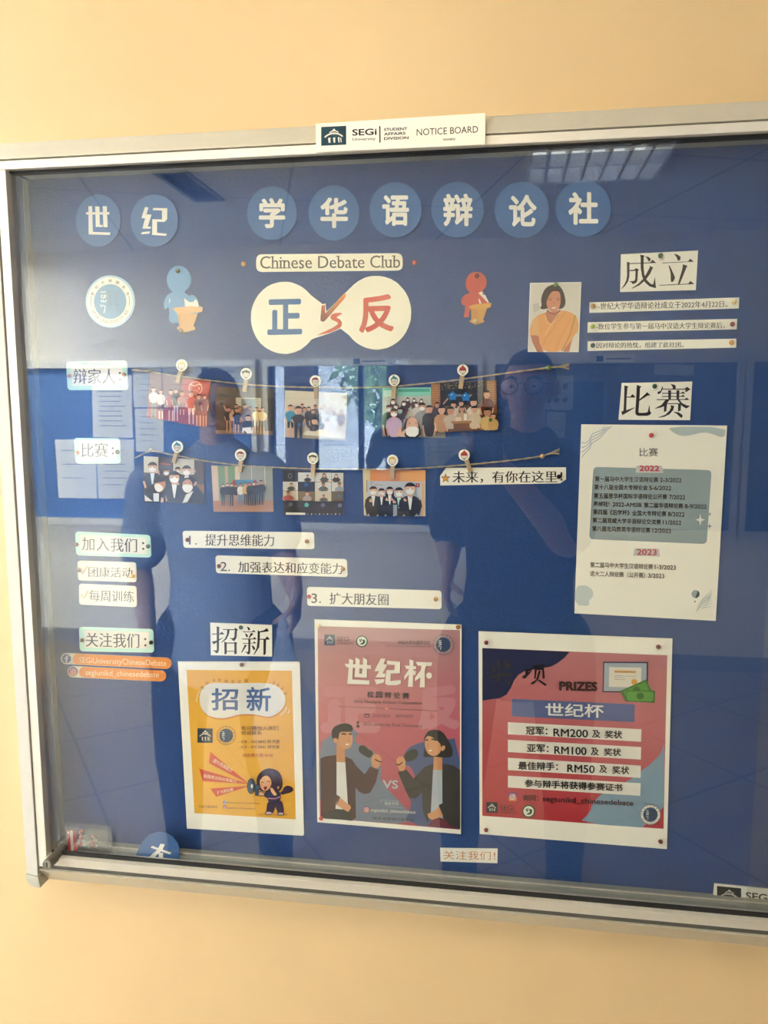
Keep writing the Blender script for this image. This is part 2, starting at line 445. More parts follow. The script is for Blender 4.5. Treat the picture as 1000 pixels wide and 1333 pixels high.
for k in range(3):
    yy = LY0 + (LY1 - LY0) * (k + .5) / 3
    bm = bmesh.new(); lathe(bm, [(LX0 + .02, .012), (LX1 - .02, .012)], (0, yy, zt + .075), 'x', 12); finish(bm, 'tube_lamp', TUBEM, lf, smooth=True)
for k in range(4):
    yy = LY0 + .012 + (LY1 - LY0 - .024) * k / 3
    boxobj('louvre_blade', (LX0 + .012, LX1 - .012, yy - .008, yy + .008, zt - .022, zt + .03), LOUV, lf)
for k in range(1, 7):
    xx = LX0 + (LX1 - LX0) * k / 7
    boxobj('louvre_blade', (xx - .006, xx + .006, LY0 + .012, LY1 - .012, zt - .020, zt + .03), LOUV, lf)
vt = empty('ceiling_vent', ((VX0 + VX1) / 2, (VY0 + VY1) / 2, zt), label='square dark slatted air vent in the ceiling', cat='vent')
VD = mat('dark_vent_slats', (0.05, 0.06, 0.08), 0.5, noise=0.1)
bm = bmesh.new()
for b in ((VX0, VX0 + .02, VY0, VY1), (VX1 - .02, VX1, VY0, VY1), (VX0, VX1, VY0, VY0 + .02), (VX0, VX1, VY1 - .02, VY1)): box(bm, *b, zt - 0.008, zt + 0.06)
finish(bm, 'vent_frame', mat('grey_vent_frame', (0.25, 0.27, 0.30), 0.5, noise=0.05), vt)
for k in range(8):
    yy = VY0 + .02 + (VY1 - VY0 - .04) * (k + .5) / 8
    bm = bmesh.new(); box(bm, VX0 + .02, VX1 - .02, yy - .016, yy + .016, zt + .01, zt + .014); bmesh.ops.rotate(bm, verts=bm.verts, cent=(0, yy, zt + .012), matrix=Matrix.Rotation(.5, 3, 'X'))
    finish(bm, 'slat', VD, vt)
boxobj('cover_plate', (VX0, VX1, VY0, VY1, zt + .06, zt + .065), VD, vt)
for (lx, ly, e, tint, where) in FILL_PANELS:         # added fill panels, hung out of view
    side = where.replace(' ', '_')
    r = empty('fill_panel', (lx, ly, zt), label='added unseen square fill panel on the ceiling, the one %s' % where, cat='ceiling light')
    bm = bmesh.new()
    for q in ((-.31, -.29, -.31, .31), (.29, .31, -.31, .31), (-.29, .29, -.31, -.29), (-.29, .29, .29, .31)): box(bm, lx + q[0], lx + q[1], ly + q[2], ly + q[3], zt - .035, zt - .0005)
    finish(bm, 'frame', FIT, r)
    m = bpy.data.materials.new('lit_diffuser_%s' % side); m.use_nodes = True; nb = m.node_tree.nodes['Principled BSDF']
    nb.inputs['Emission Color'].default_value = (*tint, 1); nb.inputs['Emission Strength'].default_value = 3.0
    boxobj('diffuser', (lx - .29, lx + .29, ly - .29, ly + .29, zt - .02, zt - .001), m, r)
    L = bpy.data.lights.new('fill_panel_light', 'AREA'); L.shape = 'SQUARE'; L.size = .56; L.energy = e; L.color = tint
    lo = bpy.data.objects.new('fill_panel_light', L); COL.objects.link(lo); lo.location = (0, 0, -.025); lo.parent = r

# ------------------------------------------------------------------ the notice board
FY = -0.014                        # front face of the frame
DF = GLASS + FY
xl = at(35, 1130, GLASS - .008)[0]; xi = at(58, 1100, DF)[0]; xm = xl + (xi - xl) * 0.60
zo = at(500, 158.6, GLASS - .002)[1]; zi = at(500, 194.4, DF)[1]; zm = at(500, 181.5, DF)[1]
bo = at(540, 1196, GLASS - .001)[1]; bg_ = at(540, 1176.5, DF)[1]; bi = at(540, 1160, DF)[1]; bk = at(540, 1154, DF)[1]
xr = 1.10
nb_ = empty('notice_board', ((xl + xr) / 2, yb0, bo), label='blue felt notice board in a pale aluminium frame with sliding glass on the cream wall', cat='notice board')
boxobj('backing_panel', (xl + .01, xr - .01, BACK, yb0 - .001, bo + .01, zo - .01), FELT, nb_)
ALUL = mat('matt_pale_aluminium', (0.56, 0.54, 0.50), 0.5, 0.1, noise=0.04, scale=120)
def rail(name, b, m, bev=.0015, axis=None, a0=0, a1=0, back=0):
    """An aluminium length; axis, a0, a1, back lean its front face away from the viewer towards a1."""
    bm = bmesh.new(); box(bm, *b)
    if bev: bevel(bm, bev)
    if axis is not None:
        for v in bm.verts:
            if v.co.y < 0: v.co.y += back * max(0, min(1, (v.co[axis] - a0) / (a1 - a0)))
    return finish(bm, name, m, nb_)
yw = yb0
rail('rail', (xl, xr, FY, yw, zm + .0006, zo), ALU, .0015, 2, zm, zo, .012)
rail('glass_rail', (xm + .001, xr - .02, FY + .003, .012, zi, zm - .0006), ALU2, .001)
rail('rail', (xl, xm, FY, yw, bo + .0195, zm), ALUL, .0015, 0, xm, xl, .004)
rail('glass_rail', (xm + .0008, xi, FY + .003, .012, bg_ + .002, zi - .0005), ALU2, .001)
rail('rail', (xm + .001, xr, FY, yw, bo, bg_ - .0025), ALU, .0015, 2, bg_, bo, .024)
rail('groove', (xm, xr - .01, FY + .007, .012, bg_ - .004, bg_ + .003), mat('groove_shadow_metal', (.10, .095, .08), .6, .3, noise=.05), .0005)
rail('glass_rail', (xm + .012, xr - .02, FY + .001, .012, bg_ + .0025, bi), ALU2, .001, 2, bi, bg_, .007)
rail('rail', (xr - .035, xr, FY, yw, bg_, zo - .036), ALU)
rail('gasket', (xi + .004, xr - .035, -.0035, -.0004, bi - .001, bk - .0012), BLACK, .0004)
rail('gasket', (xi, xr - .035, -.003, .012, zi - .0022, zi - .0002), BLACK, .0003)
# inner channels between the glass and the felt
rail('channel', (xi, xr - .035, .0185, BACK, bg_ + .004, bk - .0065), CHAN, .0008)
rail('track', (xi, xr - .035, .0045, .0183, bg_ + .004, bk - .0130), CHAN, .0005)
rail('channel_lip', (xi, xr - .035, .0255, .0275, bk - .0068, bk - .0048), ALU, .0003)
rail('channel', (xi + .002, xr - .035, .012, BACK, zi + .001, zm - .002), CHAN, .0008)
rail('channel', (xm, xi, .027, BACK, bk, zi), CHAN, .0008)
rail('channel_reflection', (xm, xi - .0006, .012, .027, bk, zi), CHAN_REFLECT, .0003)
# rounded plastic corner
bm = bmesh.new(); R_ = 0.016; n = 10
pr = [(xl - .0006, bo + .019), (xl - .0006, bo + R_)] + [(xl + R_ - (R_ + .0006) * math.cos(math.pi / 2 * i / n), bo + R_ - (R_ + .0006) * math.sin(math.pi / 2 * i / n)) for i in range(1, n + 1)] + [(xm + .001, bo - .0006), (xm + .001, bo + .019)]
f = [bm.verts.new((x, FY - .0010 + .0035 * max((xm - x) / (xm - xl), (bo + .019 - z) / .019), z)) for x, z in pr]; b = [bm.verts.new((x, yw, z)) for x, z in pr]
bm.faces.new(f); bm.faces.new(b[::-1])
for i in range(len(pr)): bm.faces.new((f[i], b[i], b[(i + 1) % len(pr)], f[(i + 1) % len(pr)]))
finish(bm, 'corner_cap', CAPM, nb_)
# lock barrel at the lower left
lx, lz = at(70, 1117, DF)
lk_bm = bmesh.new(); lathe(lk_bm, [(0.012, .0078), (-.030, .0078), (-.032, .0072), (-.0325, .0050), (-.0318, .0048), (-.0318, .001)], (lx, 0, lz), 'y', 28)
lk = finish(lk_bm, 'lock_barrel', DARKMETAL, nb_, smooth=False)
lk['label'] = 'dull metal lock barrel'
boxobj('keyhole', (lx - .0008, lx + .0008, -.0322, -.0316, lz - .0034, lz + .0034), BLACK, lk)
# sliding panes
xp = at(985, 985, GLASS + .008)[0]
g1 = boxobj('glass_pane', (xi + .0005, xr - .30, 0.0, .004, bi + .001, zi - .0005), GLASSM, nb_)
g2 = boxobj('glass_pane', (xp, xr - .036, .0070, .0105, bi + .001, zi - .0005), GLASSM, nb_)
zz = at(972, 1187, GLASS + .01)[1]
boxobj('pane_runner', (xp - .003, xp + .010, .0062, .0115, zz - .003, zz + .0015), mat('clear_runner_plastic', (.6, .62, .58), .3, noise=.05), g2)

# name plate on the top rail
def portico(P, bx, by, ww, hh, dy, fg=(232, 226, 212), bgc=(34, 66, 82)):
    """Dark square emblem: a white dome over columns."""
    def m(u, v): return (bx + u * ww, by + v * hh + dy * u)
    P.poly([m(0, 0), m(1, 0), m(1, 1), m(0, 1)], bgc)
    y = P.next()
    arc = [m(.14 + .72 * t, .56 - .20 * math.sin(math.pi * t) ** .8) for t in [i / 10 for i in range(11)]]
    P.line(arc, hh * .075, fg, y=y)
    P.line([m(.33 + .36 * t, .33 - .10 * math.sin(math.pi * t)) for t in [i / 8 for i in range(9)]], hh * .055, fg, y=y)
    P.poly([m(.40, .27), m(.50, .12), m(.54, .14), m(.60, .27)], fg, y)
    for u in (.40, .50, .60): P.line([m(u, .36), m(u, .44)], ww * .03, fg, y=y)
    for u0, u1 in ((.27, .37), (.47, .56), (.66, .73)):
        P.poly([m(u0, .60), m(u1, .58), m(u1, .86), m(u0 + .03, .86)], fg, y)
    P.line([m(.78, .62), m(.80, .86)], ww * .035, fg, y=y)
PLY = FY - .0022
pl = flat('name_plate', [(411, 161), (631.6, 147), (632, 188), (411.5, 198)], card('plate_white', (236, 230, 216), .35), PLY, FY, None,
          label='white NOTICE BOARD name plate on the top rail of the frame', cat='sign')
P = Print(pl, 'emblem'); c = crop(400, 140, .24)
portico(P, 418.2, 165.3, 32.6, 24.6, -1.6); P.build()
P = Print(pl, 'lettering'); dk = (52, 46, 58)
P.text('SEGi', 458.5, 168.2, 490.5, 176.8, dk, -1.2, bold=.028); P.text('University', 458.8, 179.6, 489, 184.2, dk, -1, bold=.012)
P.poly([(493.6, 164.2), (495.4, 164.1), (495.6, 185.6), (493.9, 185.7)], (45, 55, 95))
for i, t in enumerate(('STUDENT', 'AFFAIRS', 'DIVISION')):
    P.text(t, 500, 166.8 + i * 5.9, (530.3, 528, 532)[i], 170.6 + i * 5.9, dk, -1.3, bold=.03)
P.text('NOTICE BOARD', 542.5, 167.8, 622.5, 176.6, (60, 54, 52), -4.0); P.text('SA/NB02', 577.2, 180.2, 592.8, 183, (70, 62, 60), -.6, bold=.02); P.build()
# a second plate stood inside, at the lower right behind both panes
pl2 = flat('name_plate', [(930.5, 1150.8), (1140, 1172), (1137, 1204), (928, 1178)], card('plate_grey_white', (226, 224, 210), .35), BACK - .003, BACK - .0004, None,
           label='second name plate leaning inside the case at the lower right corner', cat='sign')
P = Print(pl2, 'emblem'); portico(P, 933.6, 1153.2, 31.5, 24, 3.2, (205, 203, 190), (30, 36, 44)); P.build()
P = Print(pl2, 'lettering'); P.text('SEGi', 971, 1161, 1003, 1171, (60, 62, 60), 3.4, bold=.028); P.text('University', 971, 1172.5, 1002, 1177.5, (60, 62, 60), 3, bold=.01)
P.poly([(1006, 1160), (1007.6, 1160.2), (1007, 1182), (1005.4, 1181.8)], (45, 55, 95)); P.build()
# ------------------------------------------------------------------ things pinned to the felt
WHT = (232, 228, 214)
PW = card('paper_white', WHT)
PC = card('paper_cream', (236, 228, 204))
PB = card('card_blue', (46, 92, 146), .6)
PM = card('card_mint', (190, 226, 212))
BLK = (38, 34, 32); GRY = (92, 88, 92)
def sheet(name, q, m=PW, lift=0.0, thick=0.0012, **k):
    return flat(name, q, m, BACK - lift - thick, BACK - lift, None, **k)

# --- title discs
LET = 'round title letters'
def disc(ch, x0, x1, y0, y1, tb, traced=None, off=(0, 0)):
    o = sheet('title_disc', ell((x0 + x1) / 2, (y0 + y1) / 2, (x1 - x0) / 2, (y1 - y0) / 2, 44, jit=.008), PB, .0010, .0012,
              label='blue paper disc with the white character ' + ch + ' in the title row', cat='title letter', group=LET)
    P = Print(o, 'character')
    if traced: P.polys(traced, (238, 234, 220))
    else: P.text(ch, *tb, (238, 234, 220), bold=.036)
    P.build(); return o
c = crop(105, 260, .13)
disc('世', 98.6, 157, 253, 321, None, [c((55, 125), (290, 125), (285, 148), (55, 148)), c((78, 65), (115, 65), (122, 322), (298, 328), (292, 354), (80, 347)), c((145, 68), (188, 68), (192, 250), (225, 255), (218, 274), (152, 272)), c((220, 65), (262, 65), (270, 275), (228, 275))])
disc('纪', 170, 232, 253, 321, None, [c((645, 72), (680, 78), (655, 160), (665, 145), (710, 150), (672, 268), (705, 270), (700, 290), (618, 290), (645, 188), (608, 183)), c((612, 325), (695, 316), (690, 338), (606, 347)), c((728, 82), (868, 85), (866, 195), (840, 222), (765, 220), (765, 330), (862, 340), (855, 362), (715, 352), (718, 195), (815, 197), (815, 108), (722, 104))])
disc('学', 321.7, 386.6, 242.5, 312.4, (337, 257.7, 371.4, 297))
disc('华', 401.8, 467.6, 241, 313, (417, 257, 453, 297))
disc('语', 481, 549, 237, 309, (497.6, 254, 532.6, 294))
disc('辩', 561.4, 630, 236.4, 309.4, (577, 252, 615.4, 294.5))
disc('论', 644, 715, 236.5, 310, (662.7, 253.5, 698.8, 295))
disc('社', 723.6, 796, 234.8, 308.2, (740, 250, 779, 292.6))
# the disc that has dropped into the channel, seen down to the frame edge
c = crop(75, 1065, .185)
fd = flat('title_disc', c((540, 295), (560, 235), (590, 175), (640, 120), (710, 98), (760, 105), (810, 130), (845, 175), (858, 220), (855, 270), (840, 330), (700, 352), (560, 330)), PB, .0156, .0166,
          None, label='blue paper disc with a white character fallen into the bottom channel', cat='title letter', group=LET)
P = Print(fd, 'character'); P.polys([c((665, 195), (655, 208), (790, 255), (800, 243)), c((725, 180), (755, 185), (735, 228), (640, 310), (612, 300), (700, 225)), c((712, 245), (742, 245), (742, 310), (712, 310))], (235, 232, 220)); P.build()

# --- English title and the versus card
o = sheet('title_strip', rrect((333.5, 331), (524, 329.5), (524.5, 352), (333.5, 354), 8), PC, label='rounded cream strip reading Chinese Debate Club', cat='paper strip')
P = Print(o, 'lettering'); P.text('Chinese Debate Club', 338.8, 333.6, 521, 349.8, (84, 74, 66), -1.2, bold=-.005, ming=.008, serif=True); P.build()
c7 = crop(400, 360, .07)
vs_ = ell(370.3, 413.6, 43.6, 47, 64, jit=.006)
ring1 = [p for p in ell(370.3, 413.6, 43.6, 47, 72, 50, 322) if True]
ring1 = ell(370.3, 413.6, 43.6, 47, 60, 37, 320, .006)
ring2 = ell(490.2, 407, 45.2, 48, 60, -130, 142, .006)
neck_top = c7((290, 515), (338, 498), (355, 655))
neck_bot = c7((620, 968), (400, 1062), (150, 1140))
o = sheet('versus_card', ring1 + neck_top + ring2 + neck_bot, PC, label='cream cut-out of two joined discs with 正 VS 反', cat='paper cut-out')
P = Print(o, 'lettering')
P.text('正', 348, 389.8, 393.5, 436.2, (64, 108, 158), -1, bold=.035); P.text('反', 467.5, 384, 513, 433.5, (206, 82, 62), -1.5, bold=.035)
y = P.next()
P.raw(c7((270, 540), (330, 530), (335, 690), (690, 310), (730, 330), (700, 400), (330, 825), (290, 842), (250, 825), (245, 780)), [[0, 1, 2, 7, 8, 9], [2, 3, 4, 5, 6, 7]],
      [(196, 84, 62), (196, 84, 62), (130, 66, 54), (238, 160, 60), (238, 170, 70), (214, 90, 60), (120, 66, 56), (110, 66, 58), (110, 66, 58), (120, 66, 58)], y)
S_ = c7((655, 692), (560, 745), (545, 765), (610, 800), (645, 850), (640, 915), (600, 962), (420, 1045), (170, 1098), (250, 1055), (480, 950), (565, 890), (575, 870), (545, 840), (450, 800), (430, 755), (450, 705), (520, 680), (620, 670))
P.poly(S_, (208, 92, 66), y)
P.build()

# --- round club seal, reused on the posters
def arc_text(P, chars, cx, cy, rx, ry, a0, a1, size, col, flip=False, bold=.02):
    n = len(chars); y = P.next()
    for i, ch in enumerate(chars):
        if ch == ' ': continue
        a = math.radians(a0 + (a1 - a0) * i / max(1, n - 1))
        px, py = cx + rx * math.cos(a), cy + ry * math.sin(a)
        up = Vector((math.cos(a), math.sin(a))) * (-1 if flip else 1); rt = Vector((-up.y, up.x))
        h = size / 2; wd = h * (.62 if ord(ch) < 256 and ch not in 'I' else (.2 if ch == 'I' else 1))
        q = [tuple(Vector((px, py)) + rt * sx * wd + up * sy * h) for sx, sy in ((-1, 1), (1, 1), (1, -1), (-1, -1))]
        P.text(ch, 0, 0, 0, 0, col, bold=bold, quad=q, y=y)
def seal_marks(P, cx, cy, r, fg, dim, ry=None):
    k = (ry or r) / r
    def m(x, y): return (cx + (x - 510) / 345 * r, cy + (y - 500) / 345 * r * k * .93)
    y = P.next(); w = r * .045
    for L in ([(365, 358), (440, 352)], [(395, 400), (370, 420), (385, 445), (430, 440), (445, 410), (425, 395), (415, 430)], [(370, 475), (380, 505), (410, 500), (440, 505), (445, 470)], [(405, 470), (408, 500)],
              [(368, 545), (375, 580), (400, 560), (430, 565), (432, 600), (415, 680)]):
        P.line([m(*p) for p in L], w, fg, y=y)
    y = P.next(); w *= .8
    for L in ([(470, 355), (530, 352)], [(485, 385), (525, 385), (525, 415), (485, 415), (485, 385)], [(500, 430), (520, 450), (490, 470), (525, 480)], [(490, 505), (530, 510), (535, 545), (495, 550), (490, 505)],
              [(570, 350), (635, 345)], [(575, 380), (630, 375), (630, 410), (580, 420), (575, 380)], [(605, 440), (575, 470), (600, 500), (625, 480)], [(575, 555), (630, 550)], [(605, 540), (610, 600), (620, 655)]):
        P.line([m(*p) for p in L], w, dim, y=y)
def seal(P, cx, cy, r, ry=None, paper=(232, 228, 214), blue=(72, 122, 172), txt=(90, 92, 100), fg=(240, 238, 228), dim=(96, 104, 112), rim=None, tsize=None):
    ry = ry or r
    P.poly(ell(cx, cy, r, ry, 48), rim or paper)
    P.poly(ell(cx, cy, r * .96, ry * .96, 48), paper)
    P.poly(ell(cx, cy, r * .72, ry * .72, 40), blue)
    seal_marks(P, cx, cy, r, fg, dim, ry)
    arc_text(P, '世纪大学辩论社', cx, cy, r * .85, ry * .85, 202, 338, (tsize or r * .15), txt)
    arc_text(P, 'SEGI UNIVERSITY KD', cx, cy, r * .85, ry * .85, 152, 28, (tsize or r * .14), txt, True, .0)
    for a, b in ((168, 196), (-16, 12)):
        P.line(ell(cx, cy, r * .86, ry * .86, 8, a, b), r * .02, txt)
o = sheet('club_seal', ell(143.6, 392.4, 32, 34, 48), card('laminate_rim', (150, 180, 205), .3), .0006, .001, label='round club seal sticker with a white ring and blue centre', cat='emblem')
P = Print(o, 'emblem'); seal(P, 143.4, 392.5, 29.3, 31.5, blue=(96, 146, 184), txt=(100, 100, 104), dim=(104, 118, 130)); P.build()

# --- two cut-out speakers at lecterns
c = crop(200, 335, .0826)
body = c((330, 140), (420, 132), (500, 165), (560, 230), (592, 320), (590, 390), (560, 470), (480, 550), (560, 610), (600, 590), (640, 600), (690, 660), (715, 760), (775, 790), (765, 855), (700, 885), (630, 1080), (655, 1110), (650, 1140), (440, 1190), (365, 1120), (370, 1095), (400, 1080), (395, 1030), (290, 1035), (245, 1000), (240, 930), (250, 880), (240, 785), (215, 790), (190, 830), (165, 800), (160, 720), (185, 640), (230, 580), (300, 548), (240, 480), (208, 390), (210, 300), (250, 210))
o = sheet('speaker_cutout', body, card('print_sky_blue', (92, 142, 184)), .0008, .001, label='light blue round-headed paper figure at a lectern, left of the versus card', cat='paper cut-out')
P = Print(o, 'lectern'); P.polys([c((480, 640), (560, 705), (620, 705), (660, 660), (690, 680), (715, 775), (495, 778))], (240, 236, 220))
P.polys([c((303, 800), (360, 790), (600, 768), (775, 790), (765, 855), (560, 890), (390, 912), (360, 870))], (226, 178, 122))
P.polys([c((380, 905), (545, 890), (560, 1170), (440, 1190), (365, 1120), (372, 1098), (405, 1085))], (206, 156, 104)); P.polys([c((430, 905), (695, 880), (630, 1080), (655, 1110), (650, 1140), (440, 1190), (425, 1090))], (218, 170, 116))
P.polys([c((248, 660), (268, 655), (252, 720), (240, 720))], (236, 236, 226)); P.build()
c = crop(590, 345, .0638)
body = c((370, 160), (470, 138), (570, 155), (650, 230), (688, 330), (670, 440), (600, 530), (650, 600), (735, 770), (780, 772), (765, 860), (690, 890), (610, 1120), (640, 1140), (630, 1165), (450, 1222), (330, 1150), (340, 1135), (370, 1120), (365, 900), (330, 950), (320, 1060), (230, 1062), (215, 1040), (240, 960), (245, 820), (190, 812), (165, 750), (175, 680), (240, 610), (350, 565), (280, 500), (252, 400), (265, 300), (310, 215))
o = sheet('speaker_cutout', body, card('print_red', (184, 70, 54)), .0008, .001, label='red round-headed paper figure at a lectern, right of the versus card', cat='paper cut-out')
P = Print(o, 'lectern'); P.polys([c((515, 570), (580, 538), (650, 600), (735, 770), (700, 765), (600, 655)), c((515, 690), (540, 690), (580, 785), (535, 785))], (238, 230, 214))
P.polys([c((312, 848), (440, 800), (780, 772), (765, 860), (550, 905), (440, 915), (360, 890))], (216, 160, 74)); P.polys([c((365, 885), (520, 905), (540, 1195), (450, 1222), (330, 1150), (340, 1135), (372, 1122))], (198, 144, 74)); P.polys([c((500, 905), (690, 880), (610, 1120), (640, 1140), (630, 1165), (500, 1205))], (208, 152, 78))
P.polys([c((600, 575), (640, 580), (635, 612), (605, 600))], (50, 46, 48)); P.build()

# --- mint heading cards on the left
def heading(q, inner, s, tb, colon, label, dy=0):
    o = sheet('heading_card', rrect(*q, 5), PM, label=label, cat='heading card', group='mint heading cards')
    ip = flat('white_panel', inner, PW, Y_SHEET - .0004, Y_SHEET, o)
    P = Print(ip, 'lettering'); P.text(s, *tb, GRY, dy, bold=-.006, ming=.016)
    P.disc(colon[0], colon[1], 1.5, GRY); P.disc(colon[0] + .3, colon[2], 1.5, GRY); P.build()
heading(((86, 470.6), (165, 469), (167, 507.4), (88, 508)), [(92, 475), (159, 475), (161, 502), (93.6, 502.4)], '辩家人', (95.5, 480, 150.5, 499.6), (156, 485.5, 494), 'mint edged heading card reading 辩家人')
heading(((96, 570), (156, 570.6), (157, 603.6), (98.4, 603.6)), [(102.4, 574), (150.4, 574.3), (151, 597.6), (104, 597.8)], '比赛', (106, 576.6, 140.5, 595), (146.8, 583.5, 590.3), 'mint edged heading card reading 比赛')
heading(((97.8, 691.7), (195.8, 696.6), (197, 726), (99, 723)), [(104.4, 696.5), (190.6, 700), (191.4, 721.5), (105, 718.5)], '加入我们', (106.5, 699, 178.6, 716.5), (186.3, 707, 714.5), 'mint edged heading card reading 加入我们', 2.5)
heading(((102.7, 816), (199.6, 819), (201, 849.7), (103.8, 848)), [(109.5, 820), (193.6, 823), (194.6, 844.5), (110.3, 843)], '关注我们', (111.4, 823.5, 181.4, 842), (189, 832, 840), 'mint edged heading card reading 关注我们', 1.5)
def strip(q, s, tb, label, r=4, col=(70, 64, 66), dy=0, pre=None, m=PW, name='paper_strip', ming=.018, group='white paper strips'):
    o = sheet(name, rrect(*q, r) if r else list(q), m, label=label, cat='paper strip', group=group)
    P = Print(o, 'lettering')
    if s: P.text(s, *tb, col, dy, bold=-.005, ming=ming)
    if pre: P.text(pre[0], *pre[1:], col, bold=.0)
    return o, P
o, P = strip(((100.8, 729.7), (177, 732), (178, 758), (101.6, 755.5)), '团康活动', (115, 737.6, 172.5, 750.8), 'white paper strip reading 团康活动 with a gold tick', dy=1.4, col=(96, 90, 88))
P.line([(104, 741.5), (107.5, 747.5), (114, 736.5)], 1.6, (196, 160, 84)); P.build()
o, P = strip(((102.7, 759.7), (177.6, 763), (178.3, 790.5), (103, 787)), '每周训练', (116, 767.6, 174.5, 782.4), 'white paper strip reading 每周训练 with a gold tick', dy=1.8, col=(100, 94, 92))
P.line([(106, 774), (109, 779.5), (115, 768.5)], 1.6, (196, 160, 84)); P.build()
o, P = strip(((237.6, 691), (408.6, 693), (409.4, 715), (239, 713)), '提升思维能力', (267, 695.2, 357, 710.4), 'white rounded strip numbered 1 reading 提升思维能力', dy=.6, pre=('1.', 246, 697.5, 256.5, 709))
P.build()
o, P = strip(((280.5, 723), (451.4, 728), (452.5, 751.4), (281.3, 746)), '加强表达和应变能力', (310, 730.6, 446, 745.2), 'white rounded strip numbered 2 reading 加强表达和应变能力', dy=2.4, pre=('2.', 287, 731.5, 299.5, 743.5))
P.build()
o, P = strip(((399.6, 764), (574.6, 769), (575, 793), (400, 788.6)), '扩大朋友圈', (429, 771.4, 506, 786.4), 'white rounded strip numbered 3 reading 扩大朋友圈', dy=1.6, pre=('3.', 405.5, 772.5, 418, 785))
P.build()
# --- social media pills
def fb(P, cx, cy, r, bgc=(74, 110, 166)):
    P.disc(cx, cy, r, (236, 234, 226)); P.disc(cx, cy, r * .86, bgc)
    y = P.next(); w = r * .26
    P.line([(cx + r * .42, cy - r * .45), (cx + r * .18, cy - r * .5), (cx + r * .04, cy - r * .3), (cx + r * .02, cy + r * .75)], w, (240, 238, 230), y=y)
    P.line([(cx - r * .3, cy - r * .02), (cx + r * .38, cy)], w * .8, (240, 238, 230), y=y)
def ig(P, cx, cy, r, round_=True):
    cols = [(206, 88, 84), (186, 70, 120), (110, 70, 150), (220, 140, 80)]
    pts = ell(cx, cy, r, r, 28) if round_ else rrect((cx - r, cy - r), (cx + r, cy - r), (cx + r, cy + r), (cx - r, cy + r), r * .5)
    P.raw(pts, [list(range(len(pts)))], [(118, 68, 140) if p[1] < cy - r * .3 else ((222, 140, 80) if p[1] > cy + r * .5 else (200, 76, 104)) for p in pts])
    k = r * .56; q = [(cx - k, cy - k), (cx + k, cy - k), (cx + k, cy + k), (cx - k, cy + k)]; y = P.next(); wcol = (240, 232, 224)
    rr = rrect(*q, k * .6); P.line(rr + [rr[0]], r * .13, wcol, y=y)
    cc = ell(cx, cy, k * .45, k * .45, 16); P.line(cc + [cc[0]], r * .12, wcol, y=y); P.poly(ell(cx + k * .55, cy - k * .55, r * .07, r * .07, 8), wcol, y)
o = sheet('social_pill', ell(86.6, 857.4, 7.2, 7.2, 14, 90, 270) + [(215, 856.2)] + ell(216, 863.5, 7, 7.3, 10, -88, 88), PW, label='orange pill strip with a round blue social media icon', cat='paper strip')
P = Print(o, 'pill'); P.poly(ell(101, 858, 6.2, 7, 10, 95, 265) + [(216, 856.2)] + ell(216, 863.5, 7.6, 7.2, 10, -90, 88), (230, 142, 66)); P.build()
P = Print(o, 'lettering'); fb(P, 86.4, 857.3, 6.9); P.text('SEGiUniversityChineseDebate', 103, 855.4, 216.5, 865.2, (246, 226, 190), 4.2); P.build()
o = sheet('social_pill', ell(95, 874.4, 7.2, 7.2, 14, 90, 270) + [(207, 873)] + ell(209, 880, 7, 7.2, 10, -88, 88), PW, label='orange pill strip with a round pink camera icon', cat='paper strip')
P = Print(o, 'pill'); P.poly(ell(109, 875, 6, 7, 10, 95, 265) + [(209, 872.6)] + ell(209, 880, 7.4, 7.2, 10, -90, 88), (230, 142, 66)); P.build()
P = Print(o, 'lettering'); ig(P, 95, 874.4, 6.3); P.text('segiunikd_chinesedebate', 111.4, 871.6, 207, 881, (246, 226, 190), 3.2); P.build()

# --- big two-character signs in a Song typeface, drawn stroke by stroke
def sign(q, cr, L, label):
    o = sheet('heading_sign', q, PW, label=label, cat='paper sign', group='white two-character signs')
    P = Print(o, 'lettering'); y = P.next()
    for p in L: P.poly(cr(*p), BLK, y)
    P.build()
sign([(808.6, 331), (909, 326), (906, 377.6), (807.6, 380)], crop(800, 320, .12), [
    [(160, 188), (390, 180), (412, 150), (455, 186), (160, 198)], [(135, 172), (165, 180), (165, 200), (163, 330), (150, 385), (120, 430), (80, 468), (78, 460), (110, 415), (130, 370), (137, 320)],
    [(165, 263), (220, 258), (232, 242), (268, 258), (255, 270), (250, 370), (240, 400), (200, 416), (188, 400), (162, 385), (215, 380), (226, 360), (230, 272), (165, 274)],
    [(278, 95), (325, 105), (318, 130), (316, 230), (325, 310), (350, 370), (390, 410), (420, 420), (440, 335), (443, 380), (452, 458), (430, 455), (380, 440), (330, 395), (300, 330), (286, 240), (285, 130)],
    [(380, 215), (424, 238), (412, 250), (390, 300), (340, 370), (270, 430), (190, 465), (188, 460), (260, 410), (320, 350), (360, 280), (385, 230)], [(328, 112), (375, 122), (397, 145), (380, 172), (370, 165), (350, 130)],
    [(645, 85), (690, 98), (718, 120), (715, 150), (695, 163), (685, 155), (675, 125)], [(520, 183), (800, 170), (822, 138), (862, 172), (520, 190)], [(588, 215), (600, 215), (650, 320), (658, 350), (640, 385), (620, 395), (612, 375), (610, 300)],
    [(745, 200), (795, 218), (785, 230), (715, 400), (705, 418), (688, 415), (735, 260)], [(487, 425), (800, 410), (825, 380), (868, 415), (487, 432)]], 'white sign with the big black characters 成立 at the upper right')
